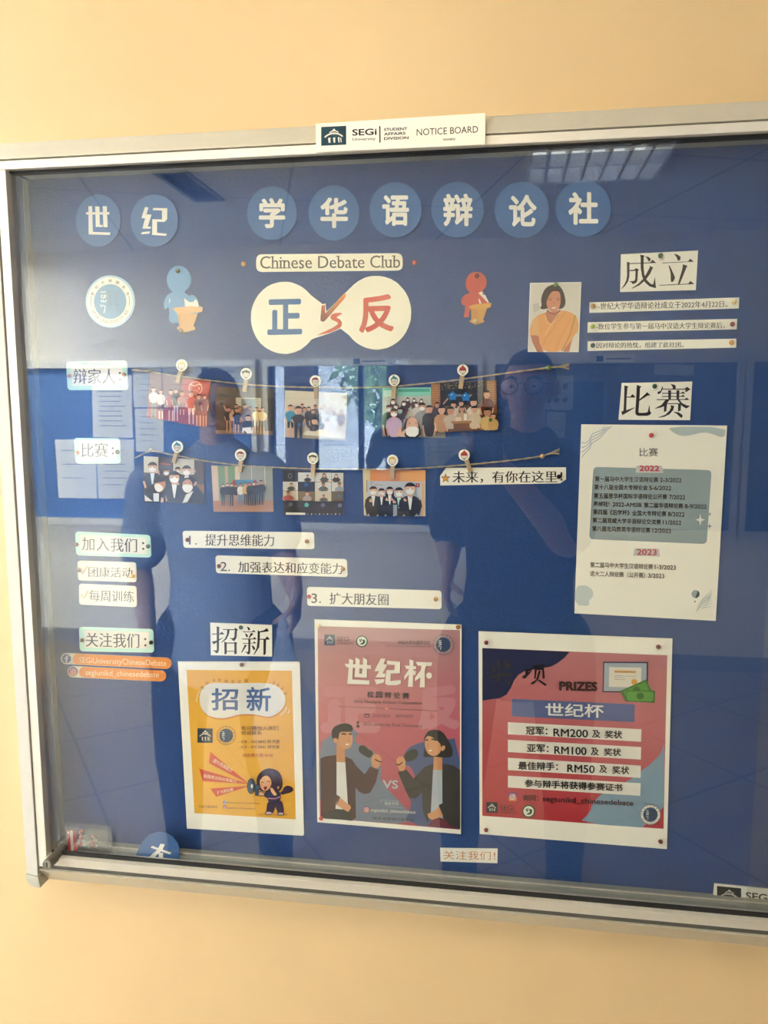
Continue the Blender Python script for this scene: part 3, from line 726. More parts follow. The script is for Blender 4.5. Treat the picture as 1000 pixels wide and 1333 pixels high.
sign([(809.6, 498.6), (901.4, 496.6), (898.6, 547), (805.4, 546.4)], crop(800, 490, .11), [
    [(118, 105), (170, 120), (155, 135), (145, 240), (140, 400), (245, 365), (240, 372), (95, 460), (82, 418), (108, 405), (115, 250)], [(144, 240), (190, 238), (212, 208), (246, 240), (240, 250), (144, 250)],
    [(265, 100), (322, 120), (303, 138), (298, 250), (285, 420), (295, 432), (370, 430), (395, 420), (412, 345), (418, 345), (420, 410), (438, 430), (420, 455), (390, 466), (280, 466), (255, 455), (247, 430), (258, 250)], [(296, 270), (370, 205), (385, 185), (428, 222), (390, 228), (296, 291)],
    [(665, 88), (715, 100), (728, 120), (722, 150), (690, 150), (690, 125)], [(565, 118), (575, 122), (572, 150), (545, 200), (520, 210), (508, 198), (515, 182), (548, 170)], [(568, 146), (830, 146), (860, 122), (902, 155), (880, 165), (850, 185), (835, 180), (845, 158), (568, 155)],
    [(565, 195), (790, 195), (815, 178), (840, 204), (565, 206)], [(562, 232), (790, 232), (812, 216), (838, 242), (562, 243)], [(500, 270), (830, 268), (858, 252), (888, 278), (500, 280)], [(635, 165), (672, 165), (668, 278), (640, 278)], [(735, 165), (770, 165), (765, 278), (735, 278)],
    [(605, 276), (655, 276), (600, 345), (560, 365), (485, 382), (480, 378), (560, 335)], [(745, 276), (770, 276), (800, 315), (850, 340), (898, 350), (850, 380), (800, 350)], [(596, 318), (780, 318), (780, 328), (596, 328)], [(590, 318), (622, 330), (615, 410), (585, 422)], [(755, 318), (790, 325), (785, 405), (752, 415)],
    [(665, 340), (710, 350), (695, 400), (650, 450), (590, 478), (520, 488), (518, 484), (600, 455), (650, 410), (670, 370)], [(695, 418), (760, 425), (805, 455), (808, 475), (795, 492), (770, 475), (740, 445)]], 'white sign with the big black characters 比赛 above the tall event list')
sign([(273.7, 810.6), (354, 813.6), (354.3, 854.7), (274.5, 853)], crop(268, 805, .094), [
    [(150, 108), (192, 122), (185, 140), (182, 440), (170, 475), (145, 485), (130, 465), (95, 442), (145, 445), (152, 430)], [(85, 210), (195, 210), (220, 185), (255, 215), (250, 222), (85, 222)], [(82, 322), (140, 310), (232, 266), (235, 272), (110, 360)],
    [(235, 148), (395, 150), (405, 128), (447, 155), (432, 175), (425, 270), (400, 308), (375, 312), (365, 292), (325, 272), (380, 275), (395, 255), (400, 162), (330, 162), (320, 220), (285, 290), (215, 340), (210, 335), (265, 280), (292, 220), (297, 160), (235, 158)],
    [(255, 318), (290, 335), (290, 490), (258, 500)], [(285, 335), (395, 335), (402, 318), (438, 345), (425, 355), (428, 490), (395, 497), (395, 348), (285, 348)], [(288, 450), (396, 450), (396, 460), (288, 460)],
    [(565, 112), (600, 125), (615, 145), (610, 165), (590, 165)], [(512, 182), (640, 182), (660, 160), (692, 188), (512, 192)], [(540, 202), (575, 225), (585, 250), (570, 265), (555, 245)], [(625, 200), (660, 212), (600, 275), (590, 275)], [(502, 280), (650, 280), (675, 258), (705, 290), (502, 292)],
    [(588, 290), (618, 290), (615, 470), (605, 495), (580, 502), (570, 480), (535, 462), (575, 465), (588, 455)], [(512, 342), (650, 340), (672, 318), (696, 345), (512, 352)], [(540, 362), (570, 372), (500, 475), (490, 472)], [(628, 365), (670, 390), (684, 420), (668, 445), (655, 425)],
    [(718, 160), (740, 180), (800, 165), (845, 135), (875, 172), (860, 182), (750, 195), (748, 282), (820, 282), (850, 248), (885, 285), (878, 295), (835, 295), (830, 490), (808, 512), (798, 505), (798, 295), (748, 295), (740, 400), (670, 505), (660, 502), (705, 410), (716, 300)]], 'white sign with the big black characters 招新 above the yellow poster')

# --- founding text strips on the right
c = crop(660, 160, .34)
for q, s, tb, dy, lab in (([(317, 687), (890, 668), (888, 710), (316, 727)], '-世纪大学华语辩论社成立于2022年4月22日。', (349, 689, 845, 715), -9, 'top'),
                          ([(310, 763), (882, 750), (880, 790), (309, 803)], '-数位学生参与第一届马中汉语大学生辩论赛后，', (342, 768, 834, 792), -5, 'middle'),
                          ([(310, 836), (879, 826), (878, 860), (309, 873)], '因对辩论的热忱，组建了此社团。', (343, 841, 676, 863), -3, 'bottom')):
    a = c((tb[0], tb[1]), (tb[2], tb[3]))
    o, P = strip(c(*q), s, (*a[0], *a[1]), lab + ' white text strip of the three under 成立', 0, (48, 42, 40), dy * .34, ming=.022); P.build()
# --- slogan strip with a star
c = crop(560, 430, .2774)
o = sheet('slogan_strip', c((47, 683), (75, 645), (638, 643), (638, 700), (610, 718), (48, 728)), PW, label='white slogan strip with a gold star and cut corners', cat='paper strip')
P = Print(o, 'lettering'); P.text('未来，有你在这里', *c((105, 661))[0], *c((597, 717))[0], (36, 30, 40), -.4, bold=-.005, ming=.022); P.text('!', *c((612, 664))[0], *c((621, 706))[0], (36, 30, 40), bold=.02)
def star(cx, cy, r, k=.45, n=5): return [(cx + (r if i % 2 == 0 else r * k) * math.sin(math.pi * i / n), cy - (r if i % 2 == 0 else r * k) * math.cos(math.pi * i / n)) for i in range(2 * n)]
P.poly(star(580.2, 622.6, 6.6), (80, 54, 30)); P.poly(star(580.2, 622.8, 5.2), (214, 150, 58)); P.build()
# --- small orange strip at the bottom
o, P = strip([(573, 1104), (648, 1105), (647.6, 1123.7), (573.6, 1121.4)], '关注我们！', (577.5, 1107.4, 645, 1118.6), 'small white strip with orange writing near the bottom edge', 0, (206, 124, 62), 1.2, ming=.004)
P.build()

# --- woman portrait print
c = crop(680, 360, .09)
ph = sheet('portrait_photo', c((112, 92), (856, 78), (815, 1092), (80, 1090)), card('photo_paper', (222, 218, 208), .4), .0004, .0006, label='portrait photo of a woman in an orange saree', cat='photo')
P = Print(ph, 'print', PHOTO)
P.poly(c((125, 105), (845, 92), (805, 1080), (92, 1078)), (216, 210, 196)); P.poly(c((150, 400), (240, 380), (260, 480), (170, 520)), (196, 190, 182))
sk = (190, 124, 92)
P.poly(c((120, 850), (245, 850), (250, 960), (310, 1088), (215, 1088), (150, 960)), (182, 112, 80)); P.poly(c((640, 960), (740, 860), (700, 1000), (680, 1088), (590, 1088)), (186, 116, 82))
P.poly(smooth(c((330, 520), (560, 490), (680, 505), (770, 560), (815, 650), (810, 800), (760, 840), (690, 960), (560, 1088), (310, 1088), (245, 950), (240, 850), (115, 845), (108, 760), (150, 640), (220, 560)), 1), (226, 160, 92))
P.poly(c((120, 770), (150, 640), (215, 590), (240, 690), (245, 850), (118, 850)), (222, 170, 110))
P.poly(c((330, 520), (560, 490), (520, 590), (410, 690), (350, 640)), sk)
P.line(c((560, 500), (420, 690), (330, 850)), 1.2, (236, 186, 116)); P.line(c((770, 560), (690, 850), (570, 1080)), 1.6, (176, 138, 72)); P.line(c((330, 560), (360, 650), (410, 690)), .8, (240, 200, 140)); P.line(c((620, 520), (470, 720), (340, 900), (300, 1000)), .8, (206, 140, 76)); P.line(c((700, 620), (560, 860), (470, 1080)), .8, (208, 142, 78))
P.poly(smooth(c((420, 120), (500, 110), (560, 150), (610, 250), (630, 370), (610, 440), (560, 470), (520, 465), (350, 460), (310, 478), (250, 460), (285, 420), (268, 350), (290, 250), (340, 160)), 2), (58, 40, 34))
P.poly(smooth(c((410, 240), (440, 210), (530, 212), (555, 260), (556, 380), (530, 470), (480, 520), (430, 515), (370, 460), (345, 390), (375, 300)), 2), (206, 138, 104))
P.poly(c((360, 470), (420, 520), (490, 525), (540, 475), (560, 500), (470, 560), (350, 520)), (168, 104, 76))
for e in ((405, 338), (520, 338)): P.disc(*c(e)[0], 1.9, (66, 42, 36), .55); P.line(c((e[0] - 30, e[1] - 22), (e[0], e[1] - 30), (e[0] + 28, e[1] - 22)), .5, (80, 54, 44))
P.line(c((465, 350), (455, 390), (470, 402)), .6, (172, 106, 78)); P.poly(c((415, 440), (500, 436), (470, 465), (430, 462)), (238, 224, 214)); P.line(c((410, 438), (455, 446), (504, 432)), .5, (160, 70, 64)); P.build()
# ------------------------------------------------------------------ group photos pegged on the twine
SK = [(214, 164, 134), (200, 146, 116), (188, 134, 104), (222, 176, 148)]
def fig(P, x, top, bot, w, shirt, legs=None, skin=None, hair=(36, 28, 26), mask=None, arms=None, long=False, knee=.58, tie=None):
    """A small printed standing or half-length person, w is the shoulder width in pixels."""
    h = bot - top; skin = skin or random.choice(SK)
    hd = min(w * .26, h * .11 if legs else h * .2); hy = top + hd * 1.15; sy = hy + hd * 1.35
    hip = top + h * (.52 if legs else 1.0)
    if long: P.poly(smooth([(x - hd * 1.15, top), (x + hd * 1.15, top), (x + hd * 1.35, sy + hd * 1.3), (x - hd * 1.35, sy + hd * 1.3)], 1), hair)
    if legs:
        for s in (-1, 1):
            a, b = x + s * w * .17, x + s * w * .2
            kn = hip + (bot - hip) * knee
            P.poly([(a - w * .15, hip - 1), (a + w * .15, hip - 1), (b + w * .1, kn), (b - w * .1, kn)], legs)
            P.poly([(b - w * .08, kn), (b + w * .08, kn), (b + w * .07, bot), (b - w * .07, bot)], skin if knee < .95 else legs)
    P.poly([(x - hd * .45, hy), (x + hd * .45, hy), (x + hd * .5, sy + 1), (x - hd * .5, sy + 1)], skin)
    P.poly(smooth([(x - w * .22, sy - .6), (x + w * .22, sy - .6), (x + w * .5, sy + w * .16), (x + w * .42, hip), (x - w * .42, hip), (x - w * .5, sy + w * .16)], 1), shirt)
    if tie: P.poly([(x - hd * .5, sy - .4), (x + hd * .5, sy - .4), (x + hd * .12, min(hip, sy + hd * 2.6)), (x - hd * .12, min(hip, sy + hd * 2.6))], tie)
    for s in (-1, 1):
        P.line([(x + s * w * .45, sy + w * .2), (x + s * w * .52, sy + (hip - sy) * .55)], w * .16, shirt)
        P.line([(x + s * w * .52, sy + (hip - sy) * .5), (x + s * w * .40, sy + (hip - sy) * .95)], w * .11, arms or skin)
    P.disc(x, hy, hd, skin, hd * 1.2, 18)
    P.poly(ell(x, hy - hd * .25, hd * 1.08, hd * 1.05, 14, 180, 360) + [(x + hd * .8, hy - hd * .55), (x - hd * .8, hy - hd * .5)], hair)
    if mask: P.poly(ell(x, hy + hd * .42, hd * .82, hd * .6, 14), mask)
    if hd > 2.2:
        for s in (-1, 1): P.disc(x + s * hd * .38, hy - hd * .02, hd * .11, (40, 28, 26), n=8)
        if not mask: P.line([(x - hd * .3, hy + hd * .55), (x, hy + hd * .63), (x + hd * .3, hy + hd * .55)], hd * .12, (150, 70, 62))
PHO = card('photo_paper', (222, 218, 208), .4)
def photo(q, label, lift, bgs):
    o = sheet('group_photo', q, PHO, lift, .0004, label=label, cat='photo', group='group photos pegged on the twine')
    P = Print(o, 'print', PHOTO); P.poly(q, bgs); return o, P
# 1: red evening photo
q = [(195.5, 485), (274, 496), (265.8, 555.8), (191, 543)]
o, P = photo(q, 'tilted red-lit group photo, first on the upper twine', .0032, (120, 62, 60)); c = crop(185, 460, .1)
P.poly(c((530, 312), (890, 360), (808, 958), (480, 908)), (186, 70, 56)); P.poly(c((105, 250), (500, 306), (440, 760), (85, 700)), (112, 74, 78)); P.poly(c((75, 700), (850, 800), (808, 958), (60, 830)), (150, 56, 50))
rr = c(*ell(695, 455, 84, 86, 30)); P.line(rr + [rr[0]], .9, (250, 190, 160)); P.line(c((620, 400), (680, 425), (730, 405), (765, 410)), .9, (252, 214, 180)); P.line(c((730, 440), (750, 460), (730, 475)), .9, (252, 214, 180)); P.line(c((640, 500), (700, 480), (740, 510)), .8, (240, 150, 120))
for a in ((150, 440, 840, 110, (222, 222, 214), (122, 104, 84), 1.0, True), (245, 470, 850, 100, (226, 220, 214), (96, 34, 44), .45, True), (375, 470, 880, 110, (150, 40, 52), (150, 40, 52), .3, True), (440, 460, 880, 100, (52, 44, 54), (196, 170, 170), .5, False), (520, 490, 800, 110, (170, 92, 80), (120, 60, 60), .5, False),
          (640, 490, 920, 130, (196, 58, 44), (236, 190, 168), .42, False), (735, 530, 945, 110, (104, 48, 50), (120, 60, 60), .3, True), (815, 540, 950, 90, (130, 76, 82), (150, 80, 76), .3, True)):
    p = c((a[0], a[1]), (a[0], a[2])); fig(P, p[0][0], p[0][1], p[1][1], a[3] * .1, a[4], a[5], hair=(50, 26, 26), knee=a[6], long=a[7], skin=(224, 150, 122) if a[0] > 450 else (222, 170, 150))
P.build()
# 2: dark hall
q = [(281, 503.5), (357, 506), (355, 566.5), (281, 564.5)]
o, P = photo(q, 'group photo in a dim brown hall, second on the upper twine', .0014, (86, 72, 62)); c = crop(270, 470, .1)
P.poly(c((110, 335), (870, 360), (868, 480), (110, 470)), (78, 74, 66)); P.poly(c((370, 475), (700, 480), (700, 640), (370, 640)), (190, 182, 160)); P.poly(c((440, 490), (630, 492), (630, 640), (440, 640)), (108, 118, 112)); P.poly(c((112, 560), (300, 570), (300, 945), (112, 945)), (72, 52, 44)); P.poly(c((740, 480), (868, 480), (850, 965), (740, 960)), (60, 52, 46)); P.poly(c((112, 900), (852, 910), (850, 965), (112, 945)), (124, 96, 78))
for a in ((375, 560, 800, 95, (40, 38, 44)), (420, 590, 800, 90, (190, 130, 100)), (490, 560, 780, 95, (120, 110, 112)), (560, 590, 780, 90, (150, 128, 120))): p = c((a[0], a[1]), (a[0], a[2])); fig(P, p[0][0], p[0][1], p[1][1], a[3] * .1, a[4], long=a[0] < 430)
for a in ((275, 600, 935, 100, (36, 32, 36), (190, 126, 96), .2), (325, 620, 925, 70, (190, 150, 120), (120, 90, 80), .6), (385, 610, 935, 100, (34, 32, 38), (40, 36, 40), .3), (640, 600, 930, 95, (214, 184, 128), (196, 176, 150), .5), (715, 600, 945, 100, (216, 186, 124), (130, 126, 112), .45)):
    p = c((a[0], a[1]), (a[0], a[2])); fig(P, p[0][0], p[0][1], p[1][1], a[3] * .1, a[4], a[5], knee=a[6])
p = c((530, 700), (530, 945)); fig(P, p[0][0], p[0][1], p[1][1], 13, (34, 36, 44)); P.poly(c((460, 870), (570, 860), (580, 940), (520, 945), (480, 900), (450, 945)), (226, 222, 214)); P.line(c((215, 580), (245, 650)), 1.6, (204, 150, 120)); P.build()
# 3: bright room with a cake
q = [(371, 508), (452, 512), (450, 573.5), (370, 569)]
o, P = photo(q, 'bright group photo round a white cake table, third on the upper twine', .0014, (208, 198, 174)); c = crop(360, 480, .1)
P.poly(c((105, 700), (902, 720), (898, 935), (100, 890)), (188, 176, 160)); P.line(c((595, 305), (600, 500)), .8, (130, 124, 112)); P.line(c((110, 385), (590, 395)), .3, (176, 168, 150))
for a in ((335, 455, 750, 85, (90, 80, 84), 0), (365, 500, 760, 95, (180, 172, 170), 0), (420, 495, 760, 95, (40, 40, 46), 1), (505, 470, 720, 85, (120, 112, 116), 0), (475, 530, 760, 90, (48, 48, 54), 0), (590, 510, 800, 105, (44, 42, 48), 0), (625, 470, 720, 80, (206, 200, 196), 0), (720, 500, 780, 95, (168, 190, 210), 0), (672, 555, 800, 85, (190, 190, 196), 1), (755, 560, 810, 85, (206, 208, 214), 1)):
    p = c((a[0], a[1]), (a[0], a[2])); fig(P, p[0][0], p[0][1], p[1][1], a[3] * .1, a[4], long=bool(a[5]))
p = c((840, 540), (840, 930)); fig(P, p[0][0], p[0][1], p[1][1], 10, (92, 52, 46), (196, 180, 160), knee=1, long=True)
p = c((182, 470), (182, 890)); fig(P, p[0][0], p[0][1], p[1][1], 13, (60, 136, 170), (34, 36, 42), hair=(90, 56, 40), knee=.4)
p = c((285, 490), (285, 905)); fig(P, p[0][0], p[0][1], p[1][1], 17, (40, 38, 44), (40, 40, 48), knee=1); P.poly(c((278, 710), (310, 712), (308, 750), (280, 748)), (52, 100, 170))
p = c((495, 640), (495, 820)); fig(P, p[0][0], p[0][1], p[1][1], 15, (38, 38, 44)); p = c((670, 660), (670, 800)); fig(P, p[0][0], p[0][1], p[1][1], 9, (210, 206, 204))
P.poly(c((340, 850), (390, 808), (820, 828), (885, 895), (870, 905), (345, 862)), (222, 214, 196)); P.poly(c((350, 862), (870, 905), (865, 930), (350, 905)), (150, 140, 122)); P.poly(c((520, 800), (640, 795), (662, 858), (515, 848)), (228, 212, 150)); P.build()
# 4: masked selfie
q = [(498, 505), (578, 504), (580, 570), (497.6, 568)]
o, P = photo(q, 'masked selfie group photo under a green whiteboard, fourth on the upper twine', .0014, (178, 182, 176)); c = crop(490, 470, .17)
P.poly(c((48, 205), (520, 200), (520, 260), (48, 275)), (122, 196, 180)); P.poly(c((55, 225), (115, 222), (115, 270), (55, 275)), (190, 222, 206)); P.poly(c((170, 215), (410, 212), (410, 235), (170, 238)), (66, 160, 136)); P.poly(c((45, 500), (530, 505), (530, 588), (45, 578)), (132, 126, 116))
for a in ((240, 280, 360, 8), (290, 285, 370, 8), (345, 290, 380, 8), (210, 305, 420, 11), (310, 315, 430, 11), (128, 290, 430, 12), (150, 330, 440, 11)): p = c((a[0], a[1]), (a[0], a[2])); fig(P, p[0][0], p[0][1], p[1][1], a[3], random.choice([(40, 40, 46), (54, 58, 70), (200, 196, 190), (70, 52, 56)]), mask=(226, 228, 228), long=True)
p = c((97, 338), (97, 580)); fig(P, p[0][0], p[0][1], p[1][1], 15, (34, 34, 40), mask=(226, 228, 228)); p = c((180, 360), (180, 480)); fig(P, p[0][0], p[0][1], p[1][1], 12, (44, 46, 56), mask=(110, 200, 200)); p = c((350, 320), (350, 520)); fig(P, p[0][0], p[0][1], p[1][1], 18, (150, 150, 152), mask=(230, 230, 228)); p = c((405, 340), (405, 580)); fig(P, p[0][0], p[0][1], p[1][1], 16, (38, 38, 44))
p = c((135, 365), (135, 582)); fig(P, p[0][0], p[0][1], p[1][1], 18, (196, 168, 196), mask=(232, 232, 230), long=True)
P.poly(smooth(c((205, 590), (215, 460), (270, 415), (330, 470), (345, 590)), 1), (32, 26, 28)); P.poly(smooth(c((225, 500), (240, 440), (275, 425), (315, 450), (325, 520), (300, 578), (240, 578)), 2), (216, 168, 142)); P.poly(smooth(c((222, 505), (328, 500), (320, 580), (230, 578)), 1), (232, 232, 226)); P.disc(*c((255, 478))[0], .9, (40, 28, 28), .6); P.disc(*c((305, 476))[0], .9, (40, 28, 28), .6)
P.poly(c((150, 575), (180, 490), (195, 545), (235, 510), (215, 560), (220, 580)), (222, 176, 150)); P.build()
# 5: restaurant with balloons
q = [(561, 499), (646, 494.6), (648, 559), (562, 563.6)]
o, P = photo(q, 'restaurant group photo with blue balloons, rightmost on the upper twine', .0024, (96, 66, 46)); c = crop(490, 470, .17)
P.poly(c((488, 172), (845, 155), (850, 330), (495, 345)), (40, 36, 36)); P.poly(c((420, 175), (488, 172), (490, 330), (422, 400)), (158, 104, 60)); P.poly(c((845, 155), (918, 148), (925, 400), (850, 400)), (150, 100, 56))
y = P.next()
for k in range(9): P.line(c((422, 190 + k * 18), (488, 186 + k * 18)), .35, (206, 158, 100), y=y); P.line(c((850, 180 + k * 18), (920, 176 + k * 18)), .35, (206, 158, 100), y=y)
y = P.next()
for k in range(60): x_ = 500 + random.random() * 340; P.disc(*c((x_, 172 + random.random() * 45 - (x_ - 500) * .04))[0], .45, (190, 168, 110), n=6)
P.text('happy', *c((600, 250))[0], *c((735, 275))[0], (190, 186, 178))
for bx, by in ((585, 268), (685, 275)): P.poly(smooth(star(*c((bx, by))[0], 7, .62), 1), (30, 120, 190)); P.disc(*c((bx - 8, by - 12))[0], 1.1, (150, 206, 236))
P.poly(c((422, 500), (930, 480), (930, 525), (425, 550)), (112, 76, 52))
for a in ((465, 315, 440, 12, (60, 48, 66)), (590, 315, 430, 12, (214, 196, 180)), (650, 305, 420, 11, (216, 200, 182)), (745, 290, 440, 16, (222, 206, 180)), (845, 225, 420, 17, (92, 44, 36)), (500, 345, 545, 17, (186, 140, 100)), (570, 350, 520, 17, (198, 178, 158)), (655, 345, 460, 13, (190, 160, 130)), (750, 345, 520, 16, (206, 186, 160)), (850, 360, 530, 18, (204, 172, 112)), (895, 400, 530, 12, (190, 150, 90))):
    p = c((a[0], a[1]), (a[0], a[2])); fig(P, p[0][0], p[0][1], p[1][1], a[3], a[4], long=a[0] in (465, 500, 655, 745))
P.line(c((512, 330), (550, 285)), 1.6, (206, 160, 128)); P.poly(c((575, 460), (730, 458), (730, 475), (575, 478)), (168, 120, 70)); P.poly(c((590, 478), (715, 476), (712, 530), (592, 532)), (116, 76, 46)); P.poly(c((608, 430), (650, 428), (650, 458), (606, 460)), (226, 200, 176)); P.poly(c((670, 405), (695, 405), (695, 455), (670, 456)), (232, 222, 200)); P.disc(*c((875, 450))[0], 2.4, (60, 110, 66)); P.build()
# 6: masked people in suits
q = [(187, 593.7), (265.8, 599), (265.5, 656), (188, 652.8)]
o, P = photo(q, 'photo of masked people in dark suits, first on the lower twine', .0018, (82, 70, 66)); c = crop(180, 570, .1)
P.poly(c((70, 237), (262, 250), (262, 460), (75, 450)), (204, 198, 184)); P.poly(c((262, 250), (450, 262), (450, 480), (262, 460)), (64, 50, 46)); P.poly(c((455, 262), (730, 282), (730, 480), (455, 480)), (206, 198, 182)); P.poly(c((730, 282), (858, 292), (857, 620), (740, 600)), (84, 72, 66)); P.poly(c((760, 600), (857, 610), (856, 740), (760, 740)), (150, 108, 78)); P.line(c((290, 335), (430, 348)), 1.6, (190, 96, 64))
for a in ((185, 320, 660, 22, (40, 48, 66), (212, 222, 232)), (365, 395, 640, 16, (40, 36, 40), None), (515, 380, 560, 14, (48, 44, 48), None), (630, 365, 640, 24, (38, 36, 42), (226, 226, 226))): p = c((a[0], a[1]), (a[0], a[2])); fig(P, p[0][0], p[0][1], p[1][1], a[3], a[4], mask=(234, 234, 230), tie=a[5])
P.line(c((745, 450), (720, 390)), 1.8, (206, 160, 136)); P.line(c((270, 480), (262, 420)), 2, (206, 160, 136))
p = c((470, 440), (470, 835)); fig(P, p[0][0], p[0][1], p[1][1], 26, (40, 38, 44), mask=(236, 236, 232), tie=(236, 234, 230))
P.poly(c((80, 840), (90, 680), (200, 590), (350, 640), (360, 840)), (42, 38, 42)); P.poly(smooth(c((200, 600), (220, 540), (290, 520), (360, 560), (350, 660), (280, 720), (220, 680)), 2), (200, 150, 126)); P.poly(smooth(c((195, 590), (205, 530), (290, 495), (365, 545), (330, 570), (250, 580)), 1), (40, 34, 34)); P.poly(smooth(c((205, 610), (270, 590), (335, 650), (280, 712), (225, 690)), 2), (238, 236, 230)); P.poly(c((195, 720), (270, 720), (270, 828), (200, 826)), (226, 230, 236)); P.poly(c((80, 740), (190, 825), (88, 824)), (226, 222, 214)); P.poly(c((290, 840), (300, 770), (325, 790), (335, 760), (325, 838)), (214, 168, 144))
P.poly(c((520, 840), (560, 640), (760, 620), (855, 740), (855, 858)), (36, 34, 38)); P.poly(smooth(c((560, 640), (570, 550), (640, 505), (710, 545), (725, 660), (640, 720)), 2), (34, 30, 32)); P.poly(smooth(c((570, 620), (590, 560), (650, 530), (700, 570), (712, 640), (650, 715), (590, 690)), 2), (206, 156, 132)); P.poly(smooth(c((568, 620), (640, 600), (722, 625), (690, 700), (640, 722), (585, 690)), 2), (240, 238, 232)); P.poly(c((620, 740), (720, 690), (640, 835), (575, 850)), (232, 232, 230)); P.disc(*c((605, 585))[0], .8, (36, 26, 26), .5); P.disc(*c((670, 585))[0], .8, (36, 26, 26), .5); P.build()
# 7: formal row in a lobby
q = [(275, 606), (354.5, 608), (356, 666), (278, 666)]
o, P = photo(q, 'formal row of people on a brown lobby floor, second on the lower twine', .0014, (150, 150, 138)); c = crop(270, 580, .1)
P.poly(c((50, 260), (130, 262), (155, 715), (80, 720)), (206, 180, 154)); P.poly(c((140, 265), (225, 267), (240, 700), (165, 705)), (112, 140, 104)); P.poly(c((225, 267), (262, 268), (270, 560), (235, 560)), (190, 160, 134)); P.poly(c((265, 268), (355, 270), (360, 560), (280, 560)), (116, 146, 108)); P.poly(c((360, 270), (420, 272), (425, 460), (360, 450)), (208, 190, 164)); P.line(c((575, 275), (578, 450)), .9, (206, 202, 188)); P.line(c((745, 280), (760, 720)), 1.2, (206, 202, 188))
P.poly(c((78, 720), (860, 715), (862, 862), (80, 862)), (172, 124, 94)); P.poly(c((350, 445), (640, 445), (640, 520), (350, 520)), (66, 132, 160)); P.poly(c((330, 455), (370, 455), (370, 520), (330, 520)), (170, 44, 50)); P.poly(c((600, 450), (635, 450), (635, 520), (600, 520)), (170, 44, 50))
for a in ((205, 500, 785, 70, (36, 34, 40), (36, 34, 40), 1), (260, 490, 780, 70, (40, 38, 42), (128, 98, 70), 1), (315, 490, 790, 75, (34, 36, 44), (34, 36, 44), 1), (370, 500, 785, 70, (36, 34, 38), (200, 150, 122), .1), (430, 490, 780, 72, (222, 214, 204), (110, 128, 158), 1), (500, 480, 770, 75, (206, 160, 82), (70, 60, 62), 1), (550, 480, 780, 75, (50, 48, 54), (50, 48, 54), 1), (605, 475, 780, 75, (58, 56, 62), (58, 56, 62), 1), (640, 480, 775, 60, (48, 46, 52), (48, 46, 52), 1), (700, 450, 770, 95, (34, 34, 40), (34, 34, 40), 1)):
    p = c((a[0], a[1]), (a[0], a[2])); fig(P, p[0][0], p[0][1], p[1][1], a[3] * .1, a[4], a[5], knee=a[6], long=a[0] in (370, 430), arms=a[4])
P.build()
# 8: video call screen
q = [(368, 611.5), (447, 614.5), (447, 671), (370, 670)]
o, P = photo(q, 'printed screenshot of a video call grid, third on the lower twine', .0014, (52, 46, 44)); c = crop(360, 585, .1)
P.poly(c((80, 265), (870, 295), (870, 330), (80, 310)), (38, 40, 48)); P.poly(c((83, 300), (278, 305), (278, 415), (83, 415)), (40, 44, 54)); rr = c(*ell(175, 345, 22, 30, 14)); P.line(rr, .5, (150, 150, 156))
cells = [(282, 300, 498, 420), (502, 303, 712, 423), (716, 305, 870, 425), (83, 420, 278, 535), (500, 428, 712, 545), (718, 428, 870, 545), (85, 540, 282, 665), (500, 545, 715, 675)]
for (x0, y0, x1, y1) in cells: P.poly(c((x0, y0), (x1, y0), (x1, y1), (x0, y1)), (206, 196, 172) if y0 > 500 else (208, 208, 202))
P.poly(c((285, 423), (496, 425), (496, 540), (285, 538)), (30, 42, 60)); P.poly(c((285, 545), (496, 547), (496, 670), (285, 668)), (128, 108, 74)); P.poly(c((720, 548), (868, 548), (868, 670), (720, 670)), (104, 92, 66))
for a in ((405, 330, 420, 9, (34, 40, 54)), (622, 312, 425, 11, (70, 78, 70)), (778, 322, 425, 11, (60, 36, 44)), (190, 440, 535, 10, (86, 92, 88)), (610, 430, 545, 12, (90, 100, 92)), (820, 430, 545, 11, (150, 160, 170)), (152, 540, 665, 14, (170, 80, 66)), (400, 545, 670, 10, (170, 160, 150)), (615, 590, 675, 11, (96, 92, 76))): p = c((a[0], a[1]), (a[0], a[2])); fig(P, p[0][0], p[0][1], p[1][1], a[3], a[4], long=a[0] in (622, 778), hair=(50, 42, 40))
for (bx, by, col) in ((185, 715, (96, 104, 124)), (392, 722, (96, 190, 176)), (605, 725, (100, 106, 124)), (825, 730, (100, 106, 124)), (385, 460, (36, 90, 150)), (825, 610, (100, 106, 124))): P.disc(*c((bx, by))[0], 2.8, col)
P.poly(c((120, 820), (375, 826), (375, 852), (122, 850)), (226, 220, 204))
for k in range(9): P.disc(*c((405 + k * 52, 843))[0], 1.0, (200, 194, 180) if k % 2 else (120, 140, 170), n=10)
P.build()
